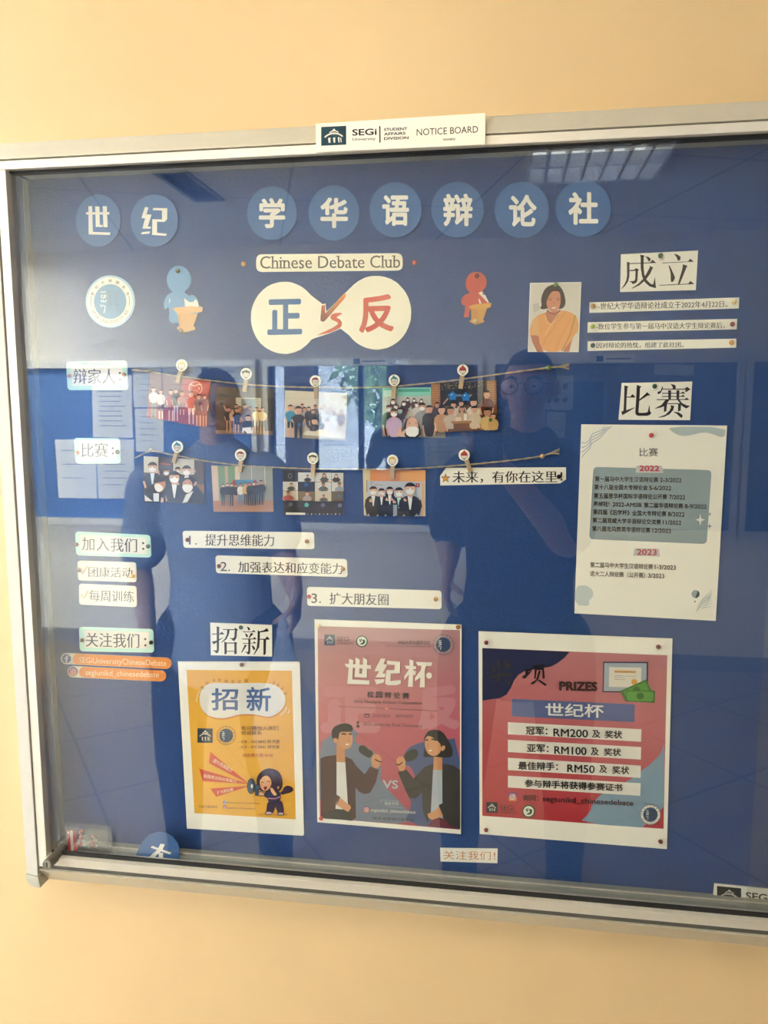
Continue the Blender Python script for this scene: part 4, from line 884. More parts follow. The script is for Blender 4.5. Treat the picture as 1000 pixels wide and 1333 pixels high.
# 9: five in suits, thumbs up
q = [(472.5, 612), (554, 612), (553.8, 672), (473.8, 671)]
o, P = photo(q, 'photo of five people in black suits giving thumbs up, last on the lower twine', .0014, (188, 190, 196)); c = crop(465, 585, .1)
P.poly(c((75, 270), (890, 270), (890, 420), (78, 410)), (214, 138, 84)); P.poly(c((75, 270), (172, 272), (165, 420), (120, 860), (88, 860)), (206, 190, 150)); P.poly(c((560, 300), (890, 275), (890, 415), (560, 415)), (222, 160, 96)); P.poly(c((125, 410), (860, 420), (850, 870), (125, 865)), (186, 190, 200)); P.poly(c((845, 430), (868, 430), (868, 870), (845, 870)), (222, 164, 92)); P.poly(c((868, 410), (890, 410), (890, 870), (868, 870)), (196, 186, 180))
P.line(c((125, 400), (128, 560)), .7, (60, 56, 54)); rr = c(*ell(195, 445, 24, 20, 12, 60, 330)); P.line(rr, .5, (110, 60, 90)); P.text('DEBATE 2022', *c((225, 455))[0], *c((330, 468))[0], (90, 66, 90)); P.poly(c((762, 442), (815, 442), (812, 492), (764, 490)), (170, 40, 60)); P.text('V', *c((775, 452))[0], *c((802, 480))[0], (236, 228, 224), bold=.03)
for a in ((210, 485, 870, 19, (226, 228, 230), 0), (318, 510, 870, 16, (222, 222, 226), 0), (425, 490, 870, 17, (228, 228, 228), 1), (545, 500, 870, 20, (178, 222, 212), 0), (690, 440, 870, 26, (232, 232, 232), 0)):
    p = c((a[0], a[1]), (a[0], a[2])); fig(P, p[0][0], p[0][1], p[1][1], a[3], (38, 36, 40), mask=(226, 230, 226), tie=a[4], long=bool(a[5]), arms=(38, 36, 40))
for hx, hy in ((180, 665), (315, 600), (390, 650), (450, 645), (485, 680), (625, 655)): P.poly(smooth(c((hx - 22, hy + 20), (hx - 20, hy - 8), (hx - 5, hy - 30), (hx + 4, hy - 8), (hx + 22, hy), (hx + 20, hy + 22)), 1), (214, 170, 146))
P.poly(c((470, 720), (520, 720), (520, 862), (470, 862)), (150, 158, 176)); P.line(c((700, 590), (660, 600), (720, 630)), 1.8, (214, 170, 146)); P.build()

# ------------------------------------------------------------------ twine with beads and the wooden clips
def twine(pts, label, bead=None):
    P3 = []
    for (px, py, y) in pts:
        X, Z = at(px, py, GLASS + y); P3.append(Vector((X, y, Z)))
    sm = []
    for a, b in zip(P3, P3[1:]):
        n = max(2, int((b - a).length / .004))
        for i in range(n): sm.append(a.lerp(b, i / n))
    sm.append(P3[-1])
    for _ in range(6): sm = [sm[0]] + [(sm[i - 1] + sm[i] * 2 + sm[i + 1]) / 4 for i in range(1, len(sm) - 1)] + [sm[-1]]
    bm = bmesh.new()
    for k in range(2):             # two plies laid round each other
        ply = [p + Vector((0, .00055 * math.cos(i * .9 + k * math.pi), .00055 * math.sin(i * .9 + k * math.pi))) for i, p in enumerate(sm)]
        tube(bm, ply, .00075, 6)
    o = finish(bm, 'jute_twine', TWINE, None, sm[0], smooth=True); setp(o, label, 'twine')
    d = (sm[-1] - sm[-4]).normalized(); e = sm[-1]
    bm = bmesh.new()
    for k in range(9):
        a = k * .7; s = Vector((0, .4 * math.cos(a), math.sin(a))) * .0035
        tube(bm, [e - d * .002, e + d * .006 + s * .6, e + d * .013 + s + Vector((0, 0, -.0006 * k * .3))], [.0006, .0005, .0003], 5)
    finish(bm, 'frayed_end', TWINE, o)
    if bead:
        X, Z = at(*bead, GLASS + .036); bm = bmesh.new(); bmesh.ops.create_uvsphere(bm, u_segments=16, v_segments=10, radius=.0032); bmesh.ops.translate(bm, verts=bm.verts, vec=(X, .0355, Z))
        finish(bm, 'wooden_bead', mat('bead_wood', (.55, .36, .18), .5, noise=.2, scale=300), o, smooth=True)
YT = .0338
twine([(171.4, 481.4, .037), (195, 483.4, .037), (214, 487, YT), (234, 490, YT), (270, 495, YT), (320, 500.6, YT), (360, 503, YT), (400, 504.2, YT), (460, 504.8, YT), (508, 503.6, YT), (560, 498.6, YT), (600, 494, YT), (650, 487, YT), (713, 478.6, .0355), (728, 477.4, .036)], 'upper jute twine line carrying five pegged photos')
twine([(176, 596, .037), (196.6, 586.4, .037), (227, 592.4, YT), (270, 600.6, YT), (313, 606, YT), (360, 608.6, YT), (407, 610.4, YT), (460, 611, YT), (511, 611, YT), (560, 608.6, YT), (609, 605, YT), (660, 600, YT), (706, 594.2, .0355), (716, 590.5, .036)], 'lower jute twine line carrying four pegged photos', (706, 593.8))
def face(P, cx, cy, r, kind):
    sk = (240, 226, 206); ln = (44, 36, 34)
    hair = {'yellow': (222, 178, 74), 'black': (64, 56, 40), 'red': (134, 44, 50), 'bun': (60, 130, 140), 'beanie': (186, 58, 60)}[kind]
    P.disc(cx, cy + r * .1, r * .62, ln, r * .68, 22); P.disc(cx, cy + r * .12, r * .54, sk, r * .6, 22)
    if kind == 'beanie':
        P.poly([(cx - r * .64, cy + r * .02)] + ell(cx, cy - r * .02, r * .62, r * .6, 12, 185, 355) + [(cx + r * .64, cy + r * .02)], hair); P.disc(cx, cy - r * .68, r * .17, hair); P.line([(cx - r * .62, cy), (cx + r * .62, cy)], r * .2, (150, 40, 44))
    else:
        P.poly(ell(cx, cy - r * .02, r * .66, r * .62, 14, 175, 365) + [(cx + r * .4, cy - r * .22), (cx + r * .1, cy - r * .1), (cx - r * .15, cy - r * .28), (cx - r * .4, cy - r * .12)], hair)
        if kind == 'black':
            for s in (-1, 1): P.disc(cx + s * r * .52, cy - r * .28, r * .2, hair)
        if kind == 'bun': P.disc(cx - r * .1, cy - r * .66, r * .2, hair)
    y = P.next()
    for s in (-1, 1):
        P.poly(ell(cx + s * r * .24, cy + r * .18, r * .06, r * .07, 8), ln, y)
        if kind in ('bun', 'red'): rr = ell(cx + s * r * .24, cy + r * .18, r * .18, r * .16, 12); P.line(rr + [rr[0]], r * .05, ln, y=y)
    P.line([(cx - r * .14, cy + r * .46), (cx, cy + r * .52), (cx + r * .14, cy + r * .46)], r * .07, (150, 60, 56), y=y); P.line([(cx - r * .2, cy + r * .74), (cx + r * .2, cy + r * .74)], r * .14, ln, y=y)
def clip(bx, by, tx, ty, kind, label, yp):
    """bx, by: badge centre; tx, ty: lower tip of the peg; yp: plane of the photo it grips."""
    Xb, Zb = at(bx, by, GLASS + .0288); Xt, Zt = at(tx, ty, GLASS + yp)
    root = empty('photo_clip', (Xt, yp, Zt), label=label, cat='clip', group='round-headed wooden photo clips')
    d = Vector((Xb - Xt, 0, Zb - Zt)); L = d.length; d.normalize(); sd = Vector((d.z, 0, -d.x))
    def jaw(name, y0, y1, tilt):
        bm = bmesh.new(); w_ = .0028
        for (s, t) in ((0, 1),):
            vs = []
            for (l, yy0, yy1) in ((0, y0 + .0008, y1), (.004, y0, y1), (L * .55, y0 - .0003, y1), (L + .002, y0 + tilt, y1 + tilt * .6)):
                for ss in (-1, 1):
                    for yy in (yy0, yy1): vs.append(bm.verts.new(Vector((Xt, 0, Zt)) + d * l + sd * ss * w_ + Vector((0, yy, 0))))
            n = 4
            for k in range(n - 1):
                a = k * 4; b = a + 4
                for q in ((0, 1), (1, 3), (3, 2), (2, 0)): bm.faces.new((vs[a + q[0]], vs[a + q[1]], vs[b + q[1]], vs[b + q[0]]))
            bm.faces.new((vs[0], vs[2], vs[3], vs[1])); bm.faces.new((vs[-4], vs[-3], vs[-1], vs[-2]))
        return finish(bm, name, WOOD, root)
    jaw('jaw', yp - .0036, yp - .0004, -.0002); jaw('jaw', yp + .0004, min(yp + .0022, BACK - .0002), .0)
    bm = bmesh.new(); c0 = Vector((Xt, 0, Zt)) + d * L * .45
    tube(bm, [c0 - sd * .0031 + Vector((0, yp - .0040, 0)), c0 + sd * .0031 + Vector((0, yp - .0040, 0))], .0006, 6)
    finish(bm, 'spring', mat('spring_steel', (.45, .44, .42), .35, .9, noise=.05), root)
    yb = yp - .0056
    bm = bmesh.new(); r = at(bx + 7.3, by, GLASS + yb)[0] - at(bx, by, GLASS + yb)[0]
    Xb, Zb = at(bx, by, GLASS + yb)
    lathe(bm, [(yb + .0019, r * .97), (yb + .0016, r), (yb + .0003, r), (yb, r * .97)], (Xb, 0, Zb), 'y', 30)
    b = finish(bm, 'badge', card('badge_white', (240, 234, 214), .5), root)
    b['yf'] = yb
    P = Print(b, 'face'); face(P, bx, by, 7.3, kind); P.build()
for a in ((236.3, 475.5, 232, 498.5, 'yellow', 'clip with a yellow-haired face badge on the upper twine', .0346), (320.3, 486.5, 319, 510, 'black', 'clip with a black-haired face badge on the upper twine', .0366), (410.5, 496, 412, 519, 'red', 'clip with a red-haired face badge on the upper twine', .0366),
          (513.3, 495, 512.6, 518.5, 'bun', 'clip with a blue-bun spectacled face badge on the upper twine', .0366), (602.5, 481.6, 599.7, 506, 'beanie', 'clip with a red beanie face badge on the upper twine', .0356),
          (230.8, 581.5, 226.5, 602.5, 'bun', 'clip with a blue-bun spectacled face badge on the lower twine', .0360), (313, 592.2, 313, 614.5, 'red', 'clip with a red-haired face badge on the lower twine', .0366), (407.2, 596.5, 407.8, 619.8, 'black', 'clip with a black-haired face badge on the lower twine', .0366),
          (511, 599.2, 510.5, 623.5, 'yellow', 'clip with a yellow-haired face badge on the lower twine', .0366), (604.4, 592.3, 612.7, 614, 'beanie', 'clip with a red beanie face badge gripping the slogan strip', .0366)):
    clip(*a)
# ------------------------------------------------------------------ posters
def emblem_green(P, cx, cy, r):
    P.disc(cx, cy, r, (52, 92, 56)); P.disc(cx, cy, r * .80, (226, 226, 212)); y = P.next()
    def m(pts): return [(cx + u * r, cy + v * r) for u, v in pts]
    P.poly(smooth(m([(.05, -.30), (.40, -.40), (.62, -.05), (.45, .42), (.0, .58), (-.45, .40), (-.20, .36), (.10, .22), (.22, .0), (.08, -.10)]), 2), (40, 84, 52), y)
    P.poly(smooth(m([(-.50, -.30), (-.30, -.50), (-.12, -.20), (-.02, .08), (-.30, .10)]), 1), (84, 112, 76), y); P.poly(smooth(m([(-.20, -.55), (.02, -.50), (.02, -.20), (-.08, -.18)]), 1), (70, 100, 66), y)
# --- tall event list
c = crop(720, 470, .28)
o = sheet('event_list', c((132, 294), (810, 300), (757, 1208), (100, 1173)), PW, .0012, .0012, label='tall white event list headed 2022 and 2023', cat='poster')
P = Print(o, 'decoration'); wl = (132, 152, 164)
for k in range(4):
    d_ = k * 14; P.line(smooth(c((133, 378 + d_ * 1.7), (150, 384 + d_), (172, 366 + d_), (178, 340 + d_), (205, 330 + d_ * .9), (222, 322 + d_ * .8), (232 + d_ * .5, 318), (238 + d_ * .9, 303)), 2, False), .7, wl)
P.poly(smooth(c((530, 304), (804, 306), (798, 360), (740, 338), (700, 330), (640, 345), (600, 350), (562, 335)), 1), (186, 198, 196))
P.poly(rrect(*c((188, 492), (738, 507), (715, 851), (168, 828)), 6), (150, 166, 168))
P.poly(c((388, 487), (507, 487), (514, 521), (384, 519)), (200, 200, 194)); P.poly(c((380, 870), (492, 872), (498, 909), (373, 905)), (200, 200, 194))
for (x_, y_, rx, ry, col) in ((685, 738, 22, 28, (232, 230, 220)), (729, 712, 10, 12, (126, 146, 152)), (728, 768, 12, 17, (126, 146, 152))):
    P.poly(c(*[(x_ + (rx if i % 2 == 0 and i % 4 == 0 else (rx if i % 4 == 2 and i % 2 == 0 else 0)) * 0 + [0, .22, 1, .22, 0, -.22, -1, -.22][i] * rx, y_ + [-1, -.22, 0, .22, 1, .22, 0, -.22][i] * ry) for i in range(8)]), col)
P.poly(smooth(c((103, 1048), (150, 1040), (185, 1062), (188, 1095), (165, 1115), (172, 1139), (102, 1134)), 1), (194, 204, 202))
P.disc(*c((663, 1083))[0], 5.2, (150, 168, 172)); P.poly(c(*(ell(663, 1083, 19, 19, 12, -55, 95) + [(668, 1085)])), (46, 54, 62)); P.disc(*c((660, 1118))[0], 1, (50, 50, 50)); y = P.next()
for k in range(7):
    P.line(smooth(c((668 + k * 9, 1166 - k * 10), (676 + k * 10, 1135 - k * 9), (700 + k * 6, 1100 - k * 6)), 1, False), 1, (170, 182, 176), .3, y=y)
for k in range(5): P.line(c((690 + k * 8, 1150 - k * 9), (738, 1140 - k * 14)), .9, (170, 182, 176), .3, y=y)
P.build(); P = Print(o, 'lettering'); br = (74, 60, 46)
P.text('比赛', *c((402, 404))[0], *c((488, 443))[0], (60, 66, 78))
P.text('2022', *c((402, 485))[0], *c((495, 512))[0], (196, 62, 80), .2, bold=.035); P.text('2023', *c((390, 873))[0], *c((483, 902))[0], (196, 62, 80), .5, bold=.035)
for y0, y1, dy, xa, xb, parts in ((535, 560, 6, 195, 598, (('第一届马中大学生汉语辩论赛', 195, 490), ('2-3/2022', 498, 598))), (573, 598, 5, 192, 550, (('第十八届全国大专辩论会', 192, 440), ('5-6/2022', 448, 550))),
                                  (613, 639, 7, 190, 615, (('第五届思华杯国际华语辩论公开赛', 190, 531), ('7/2022', 540, 615))), (651, 676, 13, 188, 715, (('声绰冠！', 188, 262), ('2022-AMSIB', 278, 412), ('第二届华语辩论赛', 423, 605), ('8-9/2022', 613, 715))),
                                  (688, 714, 12, 186, 612, (('第四届《后学杯》全国大专辩论赛', 186, 527), ('8/2022', 535, 612))), (727, 752, 12, 184, 597, (('第二届双威大学华语辩论交流赛', 184, 502), ('11/2022', 511, 597))), (766, 791, 11, 182, 550, (('第八届北马群英华语辩论赛', 182, 453), ('12/2022', 462, 550))),
                                  (934, 960, 13, 173, 572, (('第二届马中大学生汉语辩论赛', 173, 465), ('1-3/2023', 473, 572))), (975, 1001, 11, 172, 518, (('诺大二人辩论赛（公开赛）', 172, 428), ('3/2023', 443, 518)))):
    for s, x0, x1 in parts:
        k = (dy * (x0 - xa) / (xb - xa)); num = ord(s[0]) < 256; q = 3 if num else 0
        P.text(s, *c((x0, y0 + k + q))[0], *c((x1, y1 + k - q * .6))[0], br, dy * (x1 - x0) / (xb - xa) * .28, bold=.018)
P.build()
# --- yellow recruiting poster
for k, dx in ((1, -1.2),):
    sheet('poster_sheet', [(231.5, 861), (389.5, 861.3), (394.8, 1088), (243.4, 1078.5)], PW, .0002, .0004, label='spare white sheet peeping out behind the yellow poster', cat='paper')
c = crop(200, 850, .22)
o = sheet('recruiting_poster', c((150, 57), (865, 57), (890, 1075), (203, 1027)), PW, .0010, .0006, label='yellow poster with a girl shouting through a megaphone', cat='poster')
P = Print(o, 'artwork'); YL = (230, 172, 62)
P.poly(c((195, 100), (818, 105), (842, 985), (242, 948)), YL)
b_ = crop(250, 870, .14); bean = [(70, 290), (75, 230), (110, 170), (170, 138), (240, 135), (400, 142), (560, 135), (700, 137), (790, 160), (850, 220), (872, 290), (860, 350), (810, 410), (740, 448), (680, 450), (600, 430), (520, 425), (440, 428), (380, 445), (300, 465), (200, 460), (120, 420), (80, 360)]
P.poly(smooth(b_(*[(x + 4, y + 14) for x, y in bean]), 2), (206, 132, 60)); P.poly(smooth(b_(*bean), 2), (226, 224, 216)); y = P.next()
for L in ([(72, 205), (50, 250), (42, 310)], [(882, 358), (865, 400), (825, 438)], [(905, 382), (905, 400), (890, 418)]): P.line(b_(*L), 1.1, (232, 226, 206), y=y)
P.text('招', *b_((180, 185))[0], *b_((430, 392))[0], (74, 102, 152), bold=.02); P.text('新', *b_((505, 172))[0], *b_((735, 400))[0], (74, 102, 152), bold=.02); y = P.next()
for ch, x, yy, rot in (('世', 95, 178, -38), ('纪', 140, 136, -24), ('大', 203, 112, -8), ('学', 255, 110, 0), ('辩', 318, 120, 6), ('论', 380, 122, 2), ('社', 440, 122, 0), ('团', 503, 116, -6), ('2', 760, 135, 15), ('0', 800, 156, 35), ('2', 840, 187, 50), ('3', 868, 232, 62)):
    a = math.radians(rot); h = 15; w_ = 15 if ord(ch) > 256 else 9
    q = [(x + sx * w_ * math.cos(a) - sy * h * math.sin(a), yy + sx * w_ * math.sin(a) + sy * h * math.cos(a)) for sx, sy in ((-1, -1), (1, -1), (1, 1), (-1, 1))]
    P.text(ch, 0, 0, 0, 0, (60, 48, 40), quad=b_(*q), y=y)
l_ = crop(250, 935, .15); a = l_((47, 87), (180, 212)); portico(P, *a[0], a[1][0] - a[0][0], a[1][1] - a[0][1], .3, (226, 216, 190), (48, 66, 76))
seal(P, *l_((297, 150))[0], 83 * .15, paper=YL, rim=(74, 78, 84), txt=(90, 78, 60), blue=(52, 76, 104), dim=(70, 92, 112))
r_ = crop(250, 980, .15)
for tri in ([(158, -10), (147, 90), (478, 262), (478, 254)], [(62, 137), (94, 246), (478, 270), (478, 264)], [(160, 310), (210, 382), (478, 294), (478, 288)]): P.poly(r_(*tri), (204, 84, 58))
P.text('提升思维能力', 0, 0, 0, 0, (240, 216, 176), quad=r_((196, 48), (358, 140), (338, 170), (176, 78)), bold=.01); P.text('加强表达和应变能力', 0, 0, 0, 0, (240, 216, 176), quad=r_((102, 182), (388, 236), (382, 262), (98, 214)), bold=.01); P.text('扩大朋友圈', 0, 0, 0, 0, (240, 216, 176), quad=r_((214, 332), (352, 302), (358, 330), (222, 362)), bold=.01)
P.build()
P = Print(o, 'girl'); OUT = (44, 30, 42)
def shape(pts, col, it=2, ow=1.0, f=r_):
    p = smooth(f(*pts), it) if it else f(*pts); P.poly(p, col); P.line(p + [p[0]], ow, OUT)
P.poly(r_(*ell(700, 535, 135, 16, 24)), (206, 150, 54))
shape([(790, 330), (800, 300), (830, 285), (870, 300), (878, 325), (850, 345), (815, 350), (790, 362), (765, 350)], (62, 42, 58))
shape([(660, 410), (775, 400), (800, 530), (750, 535), (725, 450), (700, 530), (645, 530)], (62, 44, 70), 1)
shape([(632, 525), (650, 505), (695, 512), (692, 535), (640, 535)], (214, 190, 200), 1); shape([(742, 532), (760, 512), (798, 520), (797, 540), (748, 540)], (214, 190, 200), 1)
shape([(560, 230), (585, 180), (640, 140), (700, 138), (760, 170), (785, 240), (780, 310), (740, 340), (600, 335), (570, 290)], (66, 46, 58))
shape([(625, 345), (690, 335), (760, 330), (772, 400), (720, 430), (668, 428), (655, 385), (630, 380)], (50, 58, 92), 1); P.line(r_((660, 395), (720, 398), (768, 380)), 1.4, (206, 130, 150))
shape([(582, 240), (610, 200), (655, 190), (690, 230), (695, 280), (660, 330), (620, 335), (588, 300)], (230, 176, 130)); shape([(735, 290), (760, 285), (758, 315), (740, 318)], (230, 176, 130), 1)
P.poly(smooth(r_((565, 250), (600, 185), (660, 170), (720, 210), (745, 290), (700, 260), (675, 195), (620, 200), (590, 240)), 1), (66, 46, 58))
P.line(r_((600, 262), (612, 250), (624, 262)), .8, OUT); P.line(r_((650, 255), (665, 242), (678, 255)), .8, OUT); P.poly(smooth(r_((618, 295), (655, 288), (648, 318), (630, 325)), 1), (150, 40, 50)); P.disc(*r_((600, 282))[0], 1.6, (236, 150, 120)); P.disc(*r_((675, 278))[0], 1.6, (236, 150, 120))
shape([(672, 300), (700, 300), (720, 330), (745, 365), (715, 380), (685, 345)], (230, 176, 130), 1); shape([(570, 345), (600, 335), (630, 350), (630, 372), (590, 376), (565, 365)], (230, 176, 130), 1)
shape([(545, 280), (590, 275), (592, 318), (548, 320)], (74, 96, 116), 1); shape([(550, 318), (578, 318), (575, 372), (552, 370)], (60, 80, 98), 0); P.poly(r_(*ell(513, 290, 36, 68, 26)), OUT); P.poly(r_(*ell(513, 290, 31, 62, 26)), (62, 84, 102)); P.poly(r_(*ell(518, 290, 15, 34, 20)), (44, 62, 80)); P.poly(r_(*ell(520, 290, 10, 20, 16)), (220, 222, 216)); P.build()
P = Print(o, 'lettering'); tc_ = (62, 50, 42)
for s, x0, x1, y0, y1, col in (('有兴趣加入我们', 428, 748, 68, 104, tc_), ('欢迎联系', 428, 605, 110, 144, tc_), ('- 018 - 764 0892 陈书慧', 403, 760, 187, 218, tc_), ('- 013 - 475 5541 郑世豪', 403, 760, 233, 264, tc_), ('报名费只需 RM8', 438, 700, 306, 338, (170, 66, 52))): P.text(s, *l_((x0, y0))[0], *l_((x1, y1))[0], col)
fb(P, *r_((283, 430))[0], 2.5); P.text('SEGiUniversityChineseDebate', *r_((302, 424))[0], *r_((588, 441))[0], tc_, 1.4); ig(P, *r_((283, 473))[0], 2.5); P.text('segiunikd_chinesedebate', *r_((302, 470))[0], *r_((546, 487))[0], tc_, 1.2); P.text('扫描二维码报名', *r_((60, 455))[0], *r_((218, 476))[0], tc_, .4); P.build()
# --- pink debate poster
c = crop(395, 790, .2326); t_ = crop(410, 800, .2)
o = sheet('competition_poster', c((62, 70), (886, 100), (882, 1272), (78, 1205)), PW, .0010, .0012, label='pink poster with two cartoon speakers holding microphones and VS', cat='poster')
P = Print(o, 'artwork')
P.raw(c((80, 108), (877, 130), (877, 700), (877, 1247), (92, 1180), (84, 640)), [[0, 1, 2, 5], [5, 2, 3, 4]], [(186, 142, 138), (176, 130, 132), (186, 92, 104), (170, 72, 86), (182, 80, 94), (188, 108, 112)])
P.text('正', *c((95, 445))[0], *c((430, 705))[0], (194, 126, 130), bold=.08); P.text('反', *c((640, 435))[0], *c((876, 690))[0], (190, 124, 130), bold=.08)
P.poly(smooth(c((85, 770), (150, 720), (210, 690), (310, 690), (285, 755), (330, 775), (400, 810), (440, 900), (430, 980), (560, 1110), (660, 1225), (92, 1180)), 1), (120, 130, 146))
P.poly(smooth(c((560, 850), (580, 790), (660, 755), (760, 750), (876, 730), (877, 1247), (560, 1215), (610, 1110), (580, 1040), (620, 960), (575, 900)), 1), (76, 90, 128))
P.poly(smooth(c((575, 880), (605, 900), (630, 955), (612, 962), (585, 920)), 1), (176, 92, 108)); P.build()
g = crop(410, 930, .12)
P = Print(o, 'speaker'); SKN = (206, 148, 104)
P.poly(g((65, 1100), (60, 480), (110, 455), (235, 440), (330, 460), (400, 485), (450, 560), (540, 650), (600, 565), (695, 600), (660, 740), (600, 850), (540, 865), (480, 840), (440, 790), (445, 1120), (405, 1150), (100, 1130)), (74, 50, 46)); P.poly(g((90, 1120), (220, 1030), (360, 1030), (405, 1155)), (50, 54, 50))
P.poly(g((235, 505), (330, 515), (358, 980), (300, 1030), (222, 1024), (240, 900), (235, 870)), (222, 220, 210)); P.poly(g((235, 300), (320, 300), (330, 520), (233, 515)), (198, 138, 94)); P.poly(smooth(g((258, 200), (330, 180), (400, 195), (412, 280), (400, 340), (350, 380), (290, 365), (250, 310)), 1), SKN)
P.poly(smooth(g((180, 200), (190, 150), (250, 110), (330, 90), (410, 120), (415, 185), (340, 190), (265, 185), (260, 250), (240, 300), (210, 300), (185, 250)), 2), (46, 44, 40)); P.poly(smooth(g((195, 265), (230, 250), (250, 275), (245, 315), (205, 300)), 2), SKN)
P.line(g((288, 216), (310, 208), (338, 216)), 2.0, (46, 40, 38)); P.line(g((365, 216), (385, 210), (398, 218)), 1.8, (46, 40, 38)); P.line(g((368, 250), (372, 285), (360, 298)), .5, (140, 90, 62)); P.poly(smooth(g((328, 318), (375, 318), (362, 332), (340, 332)), 1), (240, 236, 228))
P.poly(g((268, 895), (230, 975), (260, 1000), (360, 1058), (392, 1015), (385, 990), (330, 950)), SKN); P.poly(g((235, 870), (275, 895), (235, 985)), (74, 50, 46))
P.poly(smooth(g((470, 370), (490, 335), (540, 335), (575, 375), (640, 410), (600, 480), (540, 450), (485, 415)), 2), (52, 60, 50)); P.poly(smooth(g((610, 480), (640, 430), (690, 430), (722, 470), (720, 520), (690, 580), (650, 590), (615, 545)), 2), SKN); P.line(g((650, 488), (700, 512), (725, 515)), 1.6, (50, 44, 40)); P.build()
g = crop(505, 930, .12)
P = Print(o, 'speaker')
P.poly(g((430, 1210), (500, 1130), (600, 1120), (780, 1230), (780, 1248)), (112, 48, 62)); P.poly(g((108, 625), (200, 600), (280, 695), (400, 570), (480, 540), (600, 535), (700, 550), (785, 600), (785, 1235), (700, 1215), (620, 1150), (555, 1000), (600, 960), (590, 930), (480, 960), (465, 1070), (430, 1180), (380, 1060), (370, 850), (300, 915), (230, 905), (180, 800)), (60, 58, 54))
P.poly(g((490, 600), (590, 600), (592, 970), (555, 1010), (600, 1130), (465, 1080)), (178, 186, 192)); P.poly(g((500, 440), (590, 420), (592, 605), (492, 602)), (198, 138, 94))
P.poly(smooth(g((395, 300), (390, 260), (430, 180), (520, 160), (600, 190), (650, 270), (700, 360), (705, 440), (680, 468), (580, 468), (500, 455), (390, 468), (385, 440), (400, 380)), 2), (50, 46, 40)); P.poly(smooth(g((400, 270), (430, 225), (500, 240), (570, 300), (580, 400), (540, 440), (490, 455), (430, 425), (400, 350)), 2), SKN); P.poly(smooth(g((575, 355), (610, 330), (628, 360), (600, 400), (575, 390)), 2), SKN); P.poly(smooth(g((400, 270), (430, 190), (520, 200), (600, 290), (590, 340), (520, 270), (440, 225)), 1), (50, 46, 40))
P.line(g((408, 285), (425, 272), (440, 282)), 1.8, (46, 40, 38)); P.line(g((472, 272), (500, 270), (528, 284)), 2, (46, 40, 38)); P.line(g((438, 310), (432, 345), (446, 360)), .5, (140, 90, 62)); P.poly(smooth(g((440, 385), (485, 385), (472, 400), (450, 400)), 1), (240, 236, 228))
P.poly(g((555, 1000), (500, 1050), (430, 1080), (440, 1120), (480, 1145), (600, 1100)), SKN); P.poly(g((550, 985), (600, 960), (680, 1180), (620, 1150)), (60, 58, 54))
P.poly(smooth(g((165, 440), (240, 385), (300, 370), (335, 420), (310, 480), (240, 510), (190, 510)), 2), (52, 60, 50)); P.poly(smooth(g((90, 500), (110, 460), (160, 455), (190, 490), (195, 570), (180, 610), (130, 620), (100, 550)), 2), SKN); P.line(g((88, 540), (120, 550), (158, 518)), 1.6, (50, 44, 40)); P.build()
P = Print(o, 'lettering'); dk = (66, 50, 58)
a = t_((62, 130), (130, 200)); portico(P, *a[0], a[1][0] - a[0][0], a[1][1] - a[0][1], .3, (206, 200, 196), (66, 84, 98)); P.text('SEGi', *t_((147, 144))[0], *t_((225, 175))[0], (92, 70, 76), .2); P.text('UNIVERSITY', *t_((147, 181))[0], *t_((248, 195))[0], (100, 76, 82), .3); emblem_green(P, *t_((306, 175))[0], 7.6)
P.text('世纪大学华语辩论社', *t_((540, 168))[0], *t_((752, 192))[0], dk, .5, bold=.015); P.text('SEGi University Chinese Debate Club', *t_((460, 197))[0], *t_((755, 214))[0], (120, 92, 98), .6); seal(P, *t_((836, 196))[0], 13.4, paper=(184, 146, 146), rim=(58, 66, 96), txt=(60, 64, 92), blue=(44, 66, 96), dim=(34, 46, 66))
w_ = crop(440, 840, .135); y = P.next(); WC = (236, 230, 216)
for p in ([(65, 178), (322, 192), (318, 230), (85, 212)], [(108, 128), (148, 145), (140, 330), (305, 340), (302, 380), (90, 372), (105, 200)], [(170, 118), (212, 140), (205, 272), (232, 275), (232, 310), (160, 305), (170, 200)], [(243, 118), (282, 140), (278, 312), (228, 312), (232, 272), (240, 200)],
          [(415, 128), (460, 130), (440, 180), (475, 188), (430, 270), (460, 275), (452, 310), (362, 308), (400, 250), (352, 250), (375, 200)], [(352, 330), (452, 325), (440, 360), (370, 378)], [(470, 148), (600, 158), (598, 270), (510, 272), (505, 345), (607, 335), (605, 370), (565, 385), (480, 385), (455, 370), (468, 240), (545, 238), (548, 190), (475, 185)],
          [(692, 135), (730, 150), (722, 400), (675, 400), (685, 280)], [(645, 195), (755, 203), (750, 232), (660, 228)], [(690, 225), (700, 260), (640, 335), (640, 300)], [(722, 240), (755, 250), (745, 290), (722, 285)], [(750, 160), (910, 165), (900, 200), (850, 200), (838, 245), (838, 405), (788, 405), (795, 310), (742, 345), (745, 310), (800, 240), (805, 198), (770, 195)], ell(880, 292, 28, 30, 20)): P.poly(w_(*p), WC, y)
y = P.next()
for i, ch in enumerate('校园辩论赛'): P.text(ch, *t_((340 + i * 57.5, 499 + i * 2.2))[0], *t_((382 + i * 57.5, 541 + i * 2.2))[0], (58, 44, 54), bold=.03, y=y)
P.text('SEGi Mandarin Debate Competition', *t_((255, 556))[0], *t_((700, 580))[0], dk, 2.2, serif=True, ming=.01); P.line(t_((152, 597), (452, 611)), .5, (70, 40, 60)); P.line(t_((486, 613), (796, 628)), .5, (70, 40, 60)); P.poly(t_((470, 598), (460, 614), (467, 614), (462, 626), (474, 609), (467, 609)), (226, 170, 90))
